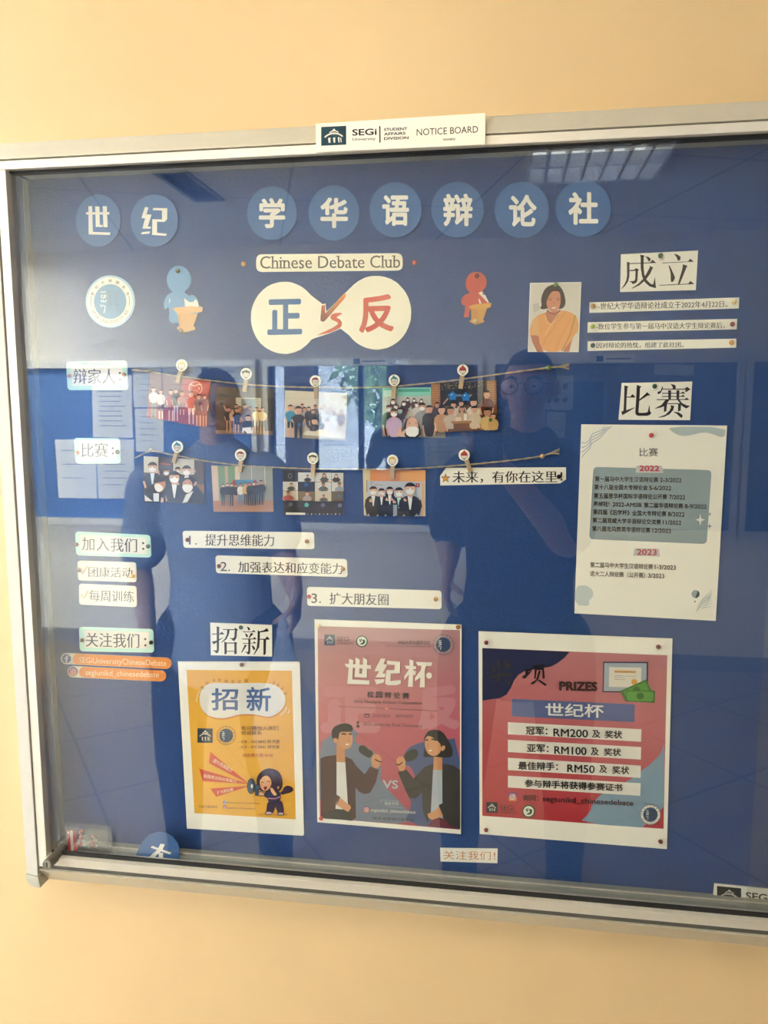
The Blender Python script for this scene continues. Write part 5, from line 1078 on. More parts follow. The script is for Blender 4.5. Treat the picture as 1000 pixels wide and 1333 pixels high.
P.poly(t_((322, 645), (356, 646), (356, 670), (322, 668)), dk); P.poly(t_((326, 653), (352, 654), (352, 666), (326, 665)), (176, 110, 118)); P.text('23/9/2023 ,  30/9/2023', *t_((376, 649))[0], *t_((638, 670))[0], dk, .8, serif=True)
P.poly(ell(466, 940.5, 1.7, 1.9, 14), dk); P.poly([(463.6, 946), (466, 941.5), (468.6, 946.2), (466, 947.6)], dk); P.text('SEGi University Kota Damansara', *c((335, 645))[0], *c((663, 669))[0], dk, 2.6, serif=True)
P.text('VS', *c((443, 968))[0], *c((531, 1016))[0], (178, 186, 196), .6, bold=.03); ig(P, *c((353, 1133))[0], 4.2); P.text('segiunikd_chinesedebate', *c((378, 1128))[0], *c((627, 1150))[0], (222, 220, 216), 3.0, serif=True); P.text('联系方式', *c((455, 1090))[0], *c((533, 1110))[0], (206, 210, 212), .4); P.text('*报名者需缴交报名费', *c((378, 1172))[0], *c((620, 1189))[0], (56, 56, 60), 3)
ln_ = c((433, 1080), (530, 1086)); P.line(ln_, .35, (190, 196, 200)); P.line(c((433, 1080), (433, 1100)), .35, (190, 196, 200)); P.line(c((470, 1118), (553, 1124)), .35, (190, 196, 200)); P.build()
# --- prizes poster
c = crop(610, 800, .29)
o = sheet('prize_poster', c((45, 75), (916, 108), (891, 1053), (50, 985)), PW, .0010, .0012, label='square red poster headed PRIZES with white prize bars', cat='poster')
P = Print(o, 'artwork')
P.raw(c((62, 150), (893, 183), (884, 560), (876, 962), (62, 903), (62, 520)), [[0, 1, 2, 5], [5, 2, 3, 4]], [(184, 118, 118), (186, 122, 124), (188, 104, 108), (176, 50, 58), (176, 50, 56), (184, 86, 90)])
P.poly(smooth(c((880, 560), (868, 620), (820, 670), (770, 705), (715, 750), (600, 800), (556, 850), (545, 890), (495, 936), (876, 963)), 1), (128, 158, 178))
P.poly(c((62, 150), (455, 167), (430, 195), (400, 218), (370, 234), (300, 246), (250, 255), (225, 270), (205, 295), (190, 330), (170, 360), (140, 375), (62, 386)), (38, 42, 76))
P.poly(rrect(*c((195, 378), (747, 403), (745, 483), (194, 457)), 1), (92, 106, 150))
for q in ([(177, 483), (777, 515), (775, 571), (177, 537)], [(177, 562), (775, 595), (774, 651), (177, 617)], [(177, 643), (774, 678), (773, 733), (177, 698)], [(177, 723), (773, 757), (771, 814), (177, 776)]): P.poly(c(*q), (230, 226, 214))
k = crop(720, 850, .16)
P.poly(k((408, 70), (775, 72), (772, 322), (403, 320)), (48, 44, 74)); P.poly(k((418, 82), (763, 84), (760, 312), (413, 310)), (166, 178, 188)); P.poly(k((458, 115), (720, 120), (716, 282), (455, 275)), (226, 220, 204)); P.poly(k((500, 143), (675, 147), (673, 163), (500, 160)), (206, 152, 66))
for (a_, b_2, yy) in ((500, 572, 183), (585, 672, 188), (500, 585, 197), (500, 588, 215)): P.line(k((a_, yy), (b_2, yy + 2)), .4, (120, 116, 116))
P.disc(*k((662, 236))[0], 3.9, (222, 160, 64))
P.poly(k((545, 310), (757, 215), (806, 312), (600, 396), (590, 390)), (66, 122, 50)); P.poly(k((572, 312), (750, 236), (782, 300), (600, 372)), (88, 150, 62)); P.poly(k(*ell(680, 300, 30, 26, 20)), (56, 110, 46)); P.poly(k((600, 303), (831, 308), (828, 406), (588, 393)), (62, 118, 46)); P.poly(k((612, 312), (806, 316), (820, 335), (816, 385), (800, 396), (615, 388), (600, 370), (600, 330)), (98, 160, 68)); P.poly(k(*ell(710, 350, 30, 27, 20)), (58, 112, 46)); P.build()
P = Print(o, 'lettering')
n_ = crop(630, 845, .1)
P.polys([n_(*p) for p in ([(165, 140), (205, 140), (215, 290), (185, 285)], [(105, 205), (150, 240), (165, 290), (120, 300)], [(250, 190), (300, 135), (320, 165), (280, 230)], [(270, 215), (350, 185), (350, 215), (290, 265)], [(60, 355), (240, 315), (370, 330), (372, 352), (240, 345), (70, 380)], [(195, 300), (250, 310), (200, 410), (125, 440), (180, 380)], [(270, 390), (350, 430), (345, 470), (300, 445)])], (58, 54, 46))
P.polys([n_(*p) for p in ([(520, 270), (620, 250), (620, 285), (560, 290)], [(540, 285), (580, 285), (575, 330), (540, 345)], [(500, 355), (600, 290), (620, 290), (535, 385), (505, 380)], [(640, 215), (790, 195), (795, 225), (640, 250)], [(665, 250), (690, 250), (675, 380), (655, 390)], [(660, 240), (780, 240), (795, 380), (765, 385), (760, 270), (665, 270)], [(715, 280), (740, 285), (710, 390), (650, 455), (612, 460), (615, 440), (680, 400)], [(715, 395), (815, 455), (815, 475), (795, 478), (705, 410)])], (26, 24, 26))
P.text('PRIZES', *c((407, 299))[0], *c((580, 342))[0], (66, 46, 42), .8, bold=.06)
P.text('世纪杯', *c((345, 396))[0], *c((607, 456))[0], (232, 230, 222), 2.2, bold=.018)
tb = (30, 26, 28)
for s, x0, x1, y0, y1, dy, bo_ in (('冠军：', 257, 355, 502, 539, 3, .03), ('RM200', 381, 537, 511, 547, 6, .02), ('及', 555, 592, 518, 553, 1, .03), ('奖状', 612, 690, 520, 555, 2, .03), ('亚军：', 262, 360, 581, 618, 3, .03), ('RM100', 385, 530, 590, 626, 6, .02), ('及', 549, 585, 597, 632, 1, .03), ('奖状', 607, 685, 599, 634, 2, .03),
                                   ('最佳辩手：', 223, 402, 659, 696, 5, .03), ('RM50', 443, 567, 672, 708, 5, .02), ('及', 587, 622, 676, 711, 1, .03), ('奖状', 645, 722, 679, 715, 2, .03), ('参与辩手将获得参赛证书', 252, 692, 739, 774, 21, .03)):
    P.text(s, *c((x0, y0))[0], *c((x1, y1))[0], tb, dy * .29, bold=bo_)
ig(P, *c((198, 818))[0], 5.6, False); P.text('询问：', *c((243, 808))[0], *c((315, 836))[0], (66, 34, 36), .4, bold=.02); P.text('segiunikd_chinesedebate', *c((332, 814))[0], *c((740, 846))[0], (66, 40, 44), 6, bold=.015)
a = c((80, 842), (130, 888)); portico(P, *a[0], a[1][0] - a[0][0], a[1][1] - a[0][1], .5, (206, 204, 196), (30, 44, 56)); P.text('SEGi', *c((143, 855))[0], *c((205, 879))[0], (70, 34, 40), .4); P.text('UNIVERSITY', *c((143, 883))[0], *c((222, 892))[0], (80, 34, 40), .5); emblem_green(P, *c((270, 883))[0], 8.4); seal(P, *c((817, 898))[0], 13.2, txt=(60, 62, 74), blue=(50, 78, 110), dim=(30, 42, 58), rim=(60, 78, 104)); P.build()

# ------------------------------------------------------------------ push pins
PINC = {'gold': (176, 124, 52), 'green': (38, 74, 58), 'darkred': (122, 34, 36), 'red': (206, 66, 56), 'lime': (170, 190, 60), 'cream': (226, 206, 150), 'orange': (206, 138, 62), 'black': (22, 24, 26), 'brown': (120, 82, 54), 'olive': (92, 96, 66), 'leaf': (96, 140, 64), 'yellow': (226, 184, 60)}
def pin(px, py, col, label, yb=None, r=.0031):
    yb = BACK - .0012 if yb is None else yb
    X, Z = at(px, py, GLASS + yb - .004)
    bm = bmesh.new()
    n = 9; prof = [(yb - .0004, r * .34), (yb - .0014, r * .34)]
    for i in range(n):
        a = math.pi * (i + .6) / (n + .2); prof.append((yb - .0014 - r * (1 - math.cos(a)) * .88, max(.0001, r * math.sin(a))))
    lathe(bm, prof, (X, 0, Z), 'y', 16)
    cname = {'darkred': 'dark red', 'green': 'dark green', 'leaf': 'leaf green'}.get(col, col)
    o = finish(bm, 'push_pin', mat('pin_%s' % col, lin(PINC[col]), .3, noise=.03), None, (X, yb, Z), smooth=True)
    setp(o, cname + ' push pin ' + label, 'push pin', 'push pins')
    bm = bmesh.new(); tube(bm, [(X, yb - .0006, Z), (X, BACK + .004, Z)], [.0005, .0003], 6); finish(bm, 'needle', mat('pin_steel', (.5, .5, .5), .3, 1, noise=.02), o)
YP = BACK - .0022; Y2 = BACK - .0016
for a in ((317, 343.5, 'orange', 'alone in the felt left of the English title strip', BACK), (539.8, 341.7, 'red', 'alone in the felt right of the English title strip', BACK), (231.4, 352.6, 'olive', 'in the head of the light blue figure', Y2), (235.6, 430.6, 'olive', 'at the foot of the left lectern', Y2), (621, 359, 'darkred', 'in the head of the red figure', Y2), (618.8, 418.2, 'cream', 'at the foot of the right lectern', Y2),
          (90, 489.4, 'orange', 'at the left end of the 辩家人 card'), (161.6, 487.6, 'orange', 'at the right end of the 辩家人 card'), (101, 589.4, 'orange', 'at the left end of the mint 比赛 card'), (153, 588.4, 'brown', 'at the right end of the mint 比赛 card'), (99.7, 708.8, 'brown', 'at the left end of the 加入我们 card'), (192.8, 711.2, 'olive', 'at the right end of the 加入我们 card'),
          (102.9, 742, 'brown', 'at the left end of the 团康活动 strip'), (173, 750, 'yellow', 'at the right end of the 团康活动 strip'), (107, 833.4, 'brown', 'at the left end of the 关注我们 card'), (196.6, 836.4, 'black', 'at the right end of the 关注我们 card'), (244, 702.7, 'darkred', 'at the left end of strip 1'), (399.5, 704.6, 'gold', 'at the right end of strip 1'),
          (285, 737, 'darkred', 'at the left end of strip 2'), (446.6, 740.8, 'gold', 'at the right end of strip 2'), (402.4, 776.6, 'red', 'at the left end of strip 3'), (567.3, 780, 'gold', 'at the right end of strip 3'), (313.6, 816.7, 'green', 'at the top of the 招新 sign'), (860, 332.7, 'green', 'at the top of the 成立 sign'), (723.6, 370.8, 'leaf', 'at the top of the saree portrait', BACK - .001),
          (771.9, 398.7, 'gold', 'at the left end of the top founding strip'), (955.8, 393, 'cream', 'at the right end of the top founding strip'), (771.5, 425, 'lime', 'at the left end of the middle founding strip'), (953.8, 422, 'darkred', 'at the right end of the middle founding strip'), (772, 449.7, 'green', 'at the left end of the bottom founding strip'), (952.7, 446, 'orange', 'at the right end of the bottom founding strip'),
          (852.4, 502.8, 'green', 'at the top of the big white 比赛 sign'), (848, 566.6, 'red', 'at the top of the tall event list', BACK - .0024), (727.6, 620.6, 'black', 'at the right end of the slogan strip'), (194.8, 482.6, 'olive', 'holding the left end of the upper twine', .038), (714, 478.6, 'leaf', 'holding the right end of the upper twine', .0365), (196.6, 585.8, 'olive', 'holding the left end of the lower twine', .038),
          (314.6, 865.4, 'brown', 'at the top of the yellow poster', Y2), (414.5, 814.8, 'cream', 'at the top left corner of the pink poster', YP), (596.4, 816.4, 'gold', 'at the top right corner of the pink poster', YP), (418, 1065.6, 'red', 'at the bottom left corner of the pink poster', YP), (633, 836.6, 'darkred', 'at the top left corner of the PRIZES poster', YP), (857.3, 842, 'darkred', 'at the top right corner of the PRIZES poster', YP), (633, 1080.4, 'darkred', 'at the bottom left corner of the PRIZES poster', YP), (860, 1095.6, 'darkred', 'at the bottom right corner of the PRIZES poster', YP)):
    pin(*a)
# ------------------------------------------------------------------ clear box of push pins standing in the bottom channel
CLEAR = glass_mat('clear_box_plastic', 0.10, (.93, .94, .94))
yA, yB = .0056, .0178
bx0, bz0 = at(87, 1113, GLASS + yA); bx1, bz1 = at(140, 1084, GLASS + yA)
zfl = bk - .0130
hh = (bz1 - bz0) + .002
pb = empty('pin_box', ((bx0 + bx1) / 2, (yA + yB) / 2, zfl), label='clear plastic box of push pins with a red label in the bottom channel', cat='box')
bm = bmesh.new(); t = .0010
box(bm, bx0, bx1, yA, yB, zfl, zfl + t); box(bm, bx0, bx1, yA, yA + t, zfl + t, zfl + hh); box(bm, bx0, bx1, yB - t, yB, zfl + t, zfl + hh); box(bm, bx0, bx0 + t, yA + t, yB - t, zfl + t, zfl + hh); box(bm, bx1 - t, bx1, yA + t, yB - t, zfl + t, zfl + hh)
finish(bm, 'tray', CLEAR, pb)
bm = bmesh.new(); box(bm, bx0 - .0008, bx1 + .0008, yA - .0008, yB + .0006, zfl + hh, zfl + hh + .003); bevel(bm, .0012); finish(bm, 'lid', CLEAR, pb)
lb = boxobj('label_card', (bx0 + .0014, bx0 + .0165, yA + .0012, yA + .0017, zfl + .0015, zfl + hh - .003), card('label_red', (186, 40, 44), .5), pb); lb['yf'] = yA + .0012
lb['label'] = 'red and white label card'
boxobj('white_band', (bx0 + .0065, bx0 + .0110, yA + .00105, yA + .0012, zfl + .0018, zfl + hh - .0033), card('label_white', (226, 214, 200), .5), lb)
boxobj('maker_mark', (bx0 + .0025, bx0 + .0050, yA + .00105, yA + .0012, zfl + hh - .0085, zfl + hh - .0055), card('label_white', (226, 214, 200), .5), lb)
random.seed(21)
for k in range(16):
    colr = [(200, 56, 50), (226, 226, 220), (90, 120, 96), (206, 84, 70), (150, 158, 150)][k % 5]
    x = bx0 + .021 + (k % 5) * .0062 + random.uniform(-.001, .001); yv = yA + .0045 + (k % 2) * .0035; z = zfl + .016 + (k // 5) * .0062
    bm = bmesh.new(); lathe(bm, [(-.0035, .0026), (-.0026, .0026), (-.0022, .0016), (.0018, .0015), (.0022, .0024), (.0032, .0024)], (0, 0, 0), 'z', 10)
    bmesh.ops.rotate(bm, verts=bm.verts, cent=(0, 0, 0), matrix=Matrix.Rotation(random.uniform(.3, 1.7), 3, Vector((random.uniform(-1, 1), random.uniform(-1, 1), .1)).normalized())); bmesh.ops.translate(bm, verts=bm.verts, vec=(x, yv, z))
    o = finish(bm, 'loose_pin', mat('pin_plastic_%d%d%d' % colr, lin(colr), .35, noise=.02), None, (x, yv, z), smooth=True)
    setp(o, ('red', 'white', 'grey green', 'coral', 'grey')[k % 5] + ' plastic push pin lying inside the clear box', 'push pin', 'pins in the clear box, ' + ('red', 'white', 'grey green', 'coral', 'grey')[k % 5])
# ------------------------------------------------------------------ notice boards on the facing wall (seen reflected in the glass)
YO = -W_OPP + 0.055
DO = GLASS - YO
ztop = at(485, 465.5, DO)[1]; zbot = at(485, 692, DO)[1]
ABLUE = mat('facing_blue_felt', (0.13, 0.23, 0.46), 0.95, noise=0.15, scale=60, spec=.1)
DOC = card('document_paper', (226, 226, 222))
def far_board(px0, px1, label, glazed=True):
    x0 = at(px0, 560, DO)[0]; x1 = at(px1, 560, DO)[0]
    r = empty('notice_board', ((x0 + x1) / 2, -W_OPP, zbot), label=label, cat='notice board', group='notice boards on the facing wall')
    boxobj('backing_panel', (x0 + .005, x1 - .005, -W_OPP + .0005, -W_OPP + .012, zbot + .005, ztop - .005), ABLUE, r)
    t = .045
    for nme, b in (('rail', (x0, x1, -W_OPP + .0005, YO, ztop - t, ztop)), ('rail', (x0, x1, -W_OPP + .0005, YO, zbot, zbot + t)), ('rail', (x0, x0 + t * .7, -W_OPP + .0005, YO, zbot + t + .0005, ztop - t - .0005)), ('rail', (x1 - t * .7, x1, -W_OPP + .0005, YO, zbot + t + .0005, ztop - t - .0005))):
        boxobj(nme, b, ALU, r, .002)
    xm_ = (x0 + x1) / 2
    if glazed: boxobj('glass_pane', (x0 + .032, xm_ + .03, YO - .018, YO - .014, zbot + t, ztop - t), GLASSR, r)
    if glazed: boxobj('glass_pane', (xm_ - .03, x1 - .032, YO - .026, YO - .022, zbot + t, ztop - t), GLASSR, r)
    p = boxobj('name_plate', (xm_ - .11, xm_ + .11, YO + .0003, YO + .003, ztop - t + .003, ztop + .001), card('plate_white', (236, 230, 216), .35), r)
    boxobj('emblem', (xm_ - .105, xm_ - .065, YO + .003, YO + .0034, ztop - t + .007, ztop - .004), card('plate_teal', (34, 66, 82), .4), p)
    boxobj('wording', (xm_ - .05, xm_ + .09, YO + .003, YO + .0034, ztop - .026, ztop - .018), card('plate_grey', (110, 106, 108), .4), p)
    return r
far_board(-60, 333.5, 'notice board on the facing wall, left one reflected', False); far_board(343, 628, 'notice board on the facing wall, middle one reflected')
far_board(636.5, 966, 'notice board on the facing wall, right one reflected'); far_board(970, 1290, 'notice board on the facing wall, far right one reflected')
YD = -W_OPP + .0122
def doc(q, label, lines=5, heads=0):
    pts = [at(x, y, GLASS - YD) for x, y in q]
    bm = bmesh.new(); f = [bm.verts.new((p[0], YD + .0008, p[1])) for p in pts]; b = [bm.verts.new((p[0], YD, p[1])) for p in pts]
    bm.faces.new(f); bm.faces.new(b)
    for i in range(4): bm.faces.new((f[i], b[i], b[(i + 1) % 4], f[(i + 1) % 4]))
    cx0 = sum(p[0] for p in pts) / 4; cz0 = sum(p[1] for p in pts) / 4
    o = finish(bm, 'pinned_document', DOC, None, (cx0, YD, cz0)); setp(o, label, 'paper', 'documents on the facing boards')
    bm = bmesh.new(); (xa, za), (xb, zb) = pts[0], pts[2]
    xa, xb = sorted((xa, xb)); zb, za = sorted((za, zb)); w_, h_ = xb - xa, za - zb
    if heads:
        for i in range(2):
            for j in range(3):
                lathe(bm, [(YD + .0009, w_ * .09), (YD + .0014, w_ * .09)], (xa + w_ * (.25 + .25 * j), 0, za - h_ * (.33 + .38 * i)), 'y', 16)
    else:
        for k in range(lines):
            zz_ = za - h_ * (.18 + .7 * k / max(1, lines)); box(bm, xa + w_ * .15, xb - w_ * random.uniform(.12, .35), YD + .0009, YD + .0012, zz_ - h_ * .012, zz_)
    finish(bm, 'print', card('document_grey', (110, 112, 120)), o)
doc([(119, 488), (171, 488), (173, 570), (121, 569)], 'white document on the left facing board, reflected beside the 辩家人 card', 9)
doc([(172, 475), (209, 475), (211, 530), (174, 530)], 'white document on the left facing board, reflected left of the red group photo'); doc([(211, 475), (262, 475), (262, 530), (213, 530)], 'white document on the left facing board, reflected behind the red group photo')
doc([(175, 532), (212, 532), (213, 588), (177, 588)], 'white document on the left facing board, reflected above the lower twine knot'); doc([(71, 572), (124, 572), (126, 649), (76, 648)], 'white document on the left facing board, reflected left of the mint 比赛 card', 3)
doc([(125, 572), (174, 572), (175, 649), (128, 649)], 'white document on the left facing board, reflected below the mint 比赛 card', 6); doc([(270, 474), (326, 474), (326, 530), (271, 530)], 'white document on the left facing board, reflected behind the dim hall photo')
doc([(552, 568), (610, 568), (611, 607), (553, 607)], 'pale certificate on the middle facing board, reflected below the restaurant photo', 4)
doc([(704, 488), (747, 489), (746, 534), (703, 533)], 'chart of round portraits on the right facing board, reflected beside the photographer', 0, 1); doc([(712, 536), (737, 537), (735, 570), (711, 569)], 'small white notice on the right facing board, reflected under the portrait chart', 4)
doc([(852, 474), (904, 475), (903, 489), (852, 488)], 'narrow label strip on the right facing board, reflected above the big white 比赛 sign', 1)

# ------------------------------------------------------------------ the two people before the board
def skin_mesh(name, chains, mt, parent=None, base=None, voxel=.0075, soft=5):
    """chains: limbs as [(x, y, z, rx, ry)...], optionally led by the direction rx is measured along; fused into ONE surface."""
    base = base or Vector((0, 0, 0)); bm = bmesh.new(); N = 16
    for ch in chains:
        ref = Vector((1, 0, 0))
        if isinstance(ch[0], Vector): ref = ch[0]; ch = ch[1:]
        P = [Vector(p[:3]) - base for p in ch]; R = [(p[3], p[4] if len(p) > 4 else p[3]) for p in ch]
        pts, rad = [], []
        for i in range(len(P) - 1):                       # Catmull-Rom through the joints
            p0, p1, p2, p3 = P[max(i - 1, 0)], P[i], P[i + 1], P[min(i + 2, len(P) - 1)]
            for k in range(5):
                t = k / 5
                pts.append(.5 * ((2 * p1) + (p2 - p0) * t + (2 * p0 - 5 * p1 + 4 * p2 - p3) * t * t + (3 * p1 - p0 - 3 * p2 + p3) * t ** 3))
                rad.append(tuple(R[i][q] * (1 - t) + R[i + 1][q] * t for q in (0, 1)))
        pts.append(P[-1]); rad.append(R[-1])
        rings = []; n = len(pts)
        full = []
        t0 = (pts[1] - pts[0]).normalized(); t1 = (pts[-1] - pts[-2]).normalized()
        for a in (.25, .6, .9): r = rad[0]; full.append((pts[0] - t0 * min(r) * math.cos(a * math.pi / 2), (r[0] * math.sin(a * math.pi / 2), r[1] * math.sin(a * math.pi / 2)), t0))
        for i in range(n): full.append((pts[i], rad[i], (pts[min(i + 1, n - 1)] - pts[max(i - 1, 0)]).normalized()))
        for a in (.9, .6, .25): r = rad[-1]; full.append((pts[-1] + t1 * min(r) * math.cos(a * math.pi / 2), (r[0] * math.sin(a * math.pi / 2), r[1] * math.sin(a * math.pi / 2)), t1))
        for c, r, t in full:
            u = ref - t * ref.dot(t)
            if u.length < .15: u = Vector((0, 1, 0)) - t * t.y
            u.normalize(); v = t.cross(u)
            rings.append([bm.verts.new(c + u * r[0] * math.cos(2 * math.pi * k / N) + v * r[1] * math.sin(2 * math.pi * k / N)) for k in range(N)])
        for ra, rb in zip(rings, rings[1:]):
            for k in range(N): bm.faces.new((ra[k], ra[(k + 1) % N], rb[(k + 1) % N], rb[k]))
        bm.faces.new(rings[0][::-1]); bm.faces.new(rings[-1])
    me = bpy.data.meshes.new(name); bm.to_mesh(me); bm.free()
    o = bpy.data.objects.new(name, me); COL.objects.link(o)
    r = o.modifiers.new('fuse', 'REMESH'); r.mode = 'VOXEL'; r.voxel_size = voxel; r.use_smooth_shade = True
    k = o.modifiers.new('soften', 'SMOOTH'); k.factor = .5; k.iterations = soft
    me.materials.append(mt)
    if parent is not None: o.parent = parent
    return o
def bake(o):
    """Turn the modifiers of one object into its mesh."""
    dg = bpy.context.evaluated_depsgraph_get(); me = bpy.data.meshes.new_from_object(o.evaluated_get(dg)); old = o.data
    o.modifiers.clear(); o.data = me; me.name = o.name
    if not me.materials: me.materials.append(old.materials[0])
    for p in me.polygons: p.use_smooth = True
    return o
SKINM = mat('skin', (0.42, 0.25, 0.17), 0.55, noise=0.06, scale=30)
HAIRM = mat('black_hair', (0.012, 0.010, 0.010), 0.5, noise=0.3, scale=90)
SHIRT = mat('navy_cotton_shirt', (0.014, 0.020, 0.045), 0.9, noise=0.15, scale=70, bump=.2)
TROUS = mat('dark_trousers', (0.012, 0.014, 0.024), 0.9, noise=0.15, scale=70, bump=.2)
SHOE = mat('dark_shoes', (0.03, 0.03, 0.035), 0.5, noise=.1)
EYEW = mat('eye_white', (.40, .38, .36), .3, noise=.02); EYEB = mat('eye_dark', (.02, .015, .01), .2, noise=.05); LIPM = mat('lip_skin', (.36, .16, .13), .5, noise=.05)
def finger(base, d, curl, L, r, up):
    """Three bent bones starting inside the palm."""
    d = d.normalized(); up = up.normalized(); p = base - d * .012; out = [(*p, r, r)]
    p = base; out.append((*p, r, r)); ang = 0
    for k, f in enumerate((.45, .32, .23)):
        ang += curl * (.6 if k == 0 else 1); v = d * math.cos(ang) + up * math.sin(ang); p = p + v * L * f; out.append((*p, r * (1 - .1 * (k + 1)), r * (1 - .1 * (k + 1))))
    return out
def hand(wrist, d, palm_n, thumb_side, curl, spread=.07, tcurl=.5):
    """Palm along d, palm facing palm_n, thumb towards thumb_side."""
    d = d.normalized(); t = (thumb_side - d * thumb_side.dot(d)).normalized(); pn = palm_n.normalized()
    ch = [[t, (*wrist, .025, .020), (*(wrist + d * .035), .036, .018), (*(wrist + d * .072), .040, .015), (*(wrist + d * .084), .036, .012)]]
    for k, (o_, L) in enumerate(((.030, .070), (.010, .078), (-.011, .072), (-.031, .056))):
        ch.append(finger(wrist + d * .086 + t * o_, d + t * (o_ * 2.2), curl * (1 + .08 * k), L, .0088 - .0006 * k, pn))
    b = wrist + d * .030 + t * .028
    ch.append([(*(wrist + d * .02 + t * .01), .013, .013), (*b, .013, .013), (*(b + (d * .6 + t * .7 + pn * .25) * .034), .0105, .0105), (*(b + (d * .8 + t * .75 + pn * (.3 + tcurl)) * .058), .009, .009)])
    return ch
def person(label, x, y, top, lean, sh_w, rarm, larm, rhand, lhand, head_turn=0.0, glasses=False, group=None, shirt=None):
    """x, y: feet; top: head height; arms given as shoulder > elbow > wrist points."""
    base = Vector((x, y, 0)); root = empty('person', base, label=label, cat='person')
    H = top; hd = H * .128                       # head height
    nk = H - hd * 1.05; shz = H * .825; hip = H * .50; kn = H * .27
    cx = x + lean
    hw = H * .095
    V = Vector
    legs = lambda s: [(x + s * hw * .35, y, hip + .02, .095, .10), (x + s * hw * .80, y - .005, hip - .05, .088, .092), (x + s * hw * .95, y + .012, kn, .062, .064), (x + s * hw, y - .012, kn - .12, .056, .060), (x + s * hw, y - .02, .10, .038, .042)]
    torso = [(x, y, hip - .02, .15, .11), (x + lean * .3, y, H * .60, .145, .108), (x + lean * .7, y + .005, H * .71, .165, .115), (cx, y, shz - .06, .15, .10), (cx, y - .005, shz, .08, .07)]
    S = shz - .015
    chains = [torso, legs(-1), legs(1)]
    for s in (-1, 1): chains.append([legs(s)[-1], (x + s * hw, y + .03, .055, .042, .036), (x + s * (hw + .015), y + .12, .035, .044, .026), (x + s * (hw + .02), y + .16, .03, .034, .02)])
    for pts in (rarm, larm):
        sh, el, wr = [V(p) for p in pts]
        chains.append([(cx, y, shz - .05, .075, .075), (*sh, .058, .060), (*(sh.lerp(el, .5)), .050, .050), (*el, .042, .042), (*(el.lerp(wr, .35)), .040, .040), (*wr, .026, .024)])
    chains += rhand + lhand
    ct, st = math.cos(head_turn), math.sin(head_turn)
    def hp(a, b, c):                             # head coordinates: right, front, up in head heights from the chin
        return (cx + (a * ct + b * st) * hd, y + .015 + (-a * st + b * ct) * hd, nk - .02 + c * hd)
    chains.append([(cx, y + .0, shz, .056, .058), (cx, y + .01, nk + .01, .050, .054), (*hp(0, -.02, .42), .052, .058)])
    chains.append([(*hp(0, .0, .56), .070, .080), (*hp(0, -.03, .66), .072, .086)])                                   # skull
    chains.append([(*hp(0, .06, .26), .050, .056), (*hp(0, .10, .48), .062, .058)])                                    # cheeks and jaw
    chains.append([(*hp(0, .20, .12), .026, .024), (*hp(0, .24, .16), .030, .022)])                                    # chin
    chains.append([(*hp(0, .34, .56), .008, .010), (*hp(0, .43, .42), .011, .012), (*hp(0, .41, .37), .015, .009)])    # nose
    for s in (-1, 1): chains.append([(*hp(s * .32, -.05, .42), .009, .014), (*hp(s * .36, -.08, .50), .010, .022), (*hp(s * .36, -.07, .60), .008, .016)])  # ears
    body = skin_mesh('body', chains, SKINM, root, base, .0055, 3); bake(body)
    # hair cap
    bm = bmesh.new(); bmesh.ops.create_uvsphere(bm, u_segments=28, v_segments=18, radius=1)
    for v in list(bm.verts):
        if v.co.z < (.50 if v.co.y > .30 else (.12 if v.co.y > -.05 else -.42)): bm.verts.remove(v)
    for v in bm.verts:
        k = 1 + .02 * math.sin(v.co.x * 30) * math.cos(v.co.y * 24); p = hp(v.co.x * .345 * k, -.05 + v.co.y * .44 * k, .62 + v.co.z * .42 * k); v.co = V(p)
    hr = finish(bm, 'hair', HAIRM, root, smooth=True); m_ = hr.modifiers.new('thick', 'SOLIDIFY'); m_.thickness = .012
    for s in (-1, 1):
        e = V(hp(s * .145, .335, .54)); bm = bmesh.new(); bmesh.ops.create_uvsphere(bm, u_segments=12, v_segments=8, radius=.0092); bmesh.ops.translate(bm, verts=bm.verts, vec=e); eo = finish(bm, 'eye', EYEW, root, smooth=True)
        bm = bmesh.new(); bmesh.ops.create_uvsphere(bm, u_segments=10, v_segments=6, radius=.0052); bmesh.ops.translate(bm, verts=bm.verts, vec=V(hp(s * .145, .378, .54))); finish(bm, 'iris', EYEB, eo, smooth=True)
        bm = bmesh.new(); tube(bm, [hp(s * .06, .40, .63), hp(s * .15, .395, .66), hp(s * .24, .33, .63)], [.003, .0045, .002], 6); finish(bm, 'eyebrow', HAIRM, root)
    bm = bmesh.new(); tube(bm, [hp(-.12, .31, .245), hp(-.05, .35, .255), hp(0, .355, .25), hp(.05, .35, .255), hp(.12, .31, .245)], [.002, .006, .006, .006, .002], 8); finish(bm, 'mouth', LIPM, root, smooth=True)
    if glasses:
        bm = bmesh.new()
        for s in (-1, 1):
            q = [hp(s * .155 + .115 * math.cos(a), .45, .54 + .10 * math.sin(a)) for a in [i * math.pi / 10 for i in range(21)]]; tube(bm, q, .0018, 6)
            tube(bm, [hp(s * .27, .44, .57), hp(s * .36, .3, .57), hp(s * .37, -.05, .56)], .0018, 6)
        tube(bm, [hp(-.05, .45, .56), hp(0, .46, .575), hp(.05, .45, .56)], .0018, 6)
        finish(bm, 'spectacles', mat('black_spectacle_frame', (.02, .02, .02), .3, noise=.05), root)
    # T-shirt: torso and short sleeves, a little larger than the body
    g = .016
    tc = [[(x, y, hip - .075, .172 + g, .128 + g), (x, y, hip + .02, .158 + g, .120 + g)] + [(p[0], p[1], p[2], p[3] + g, p[4] + g) for p in torso[1:4]] + [(cx, y - .002, shz - .002, .098, .078)]]
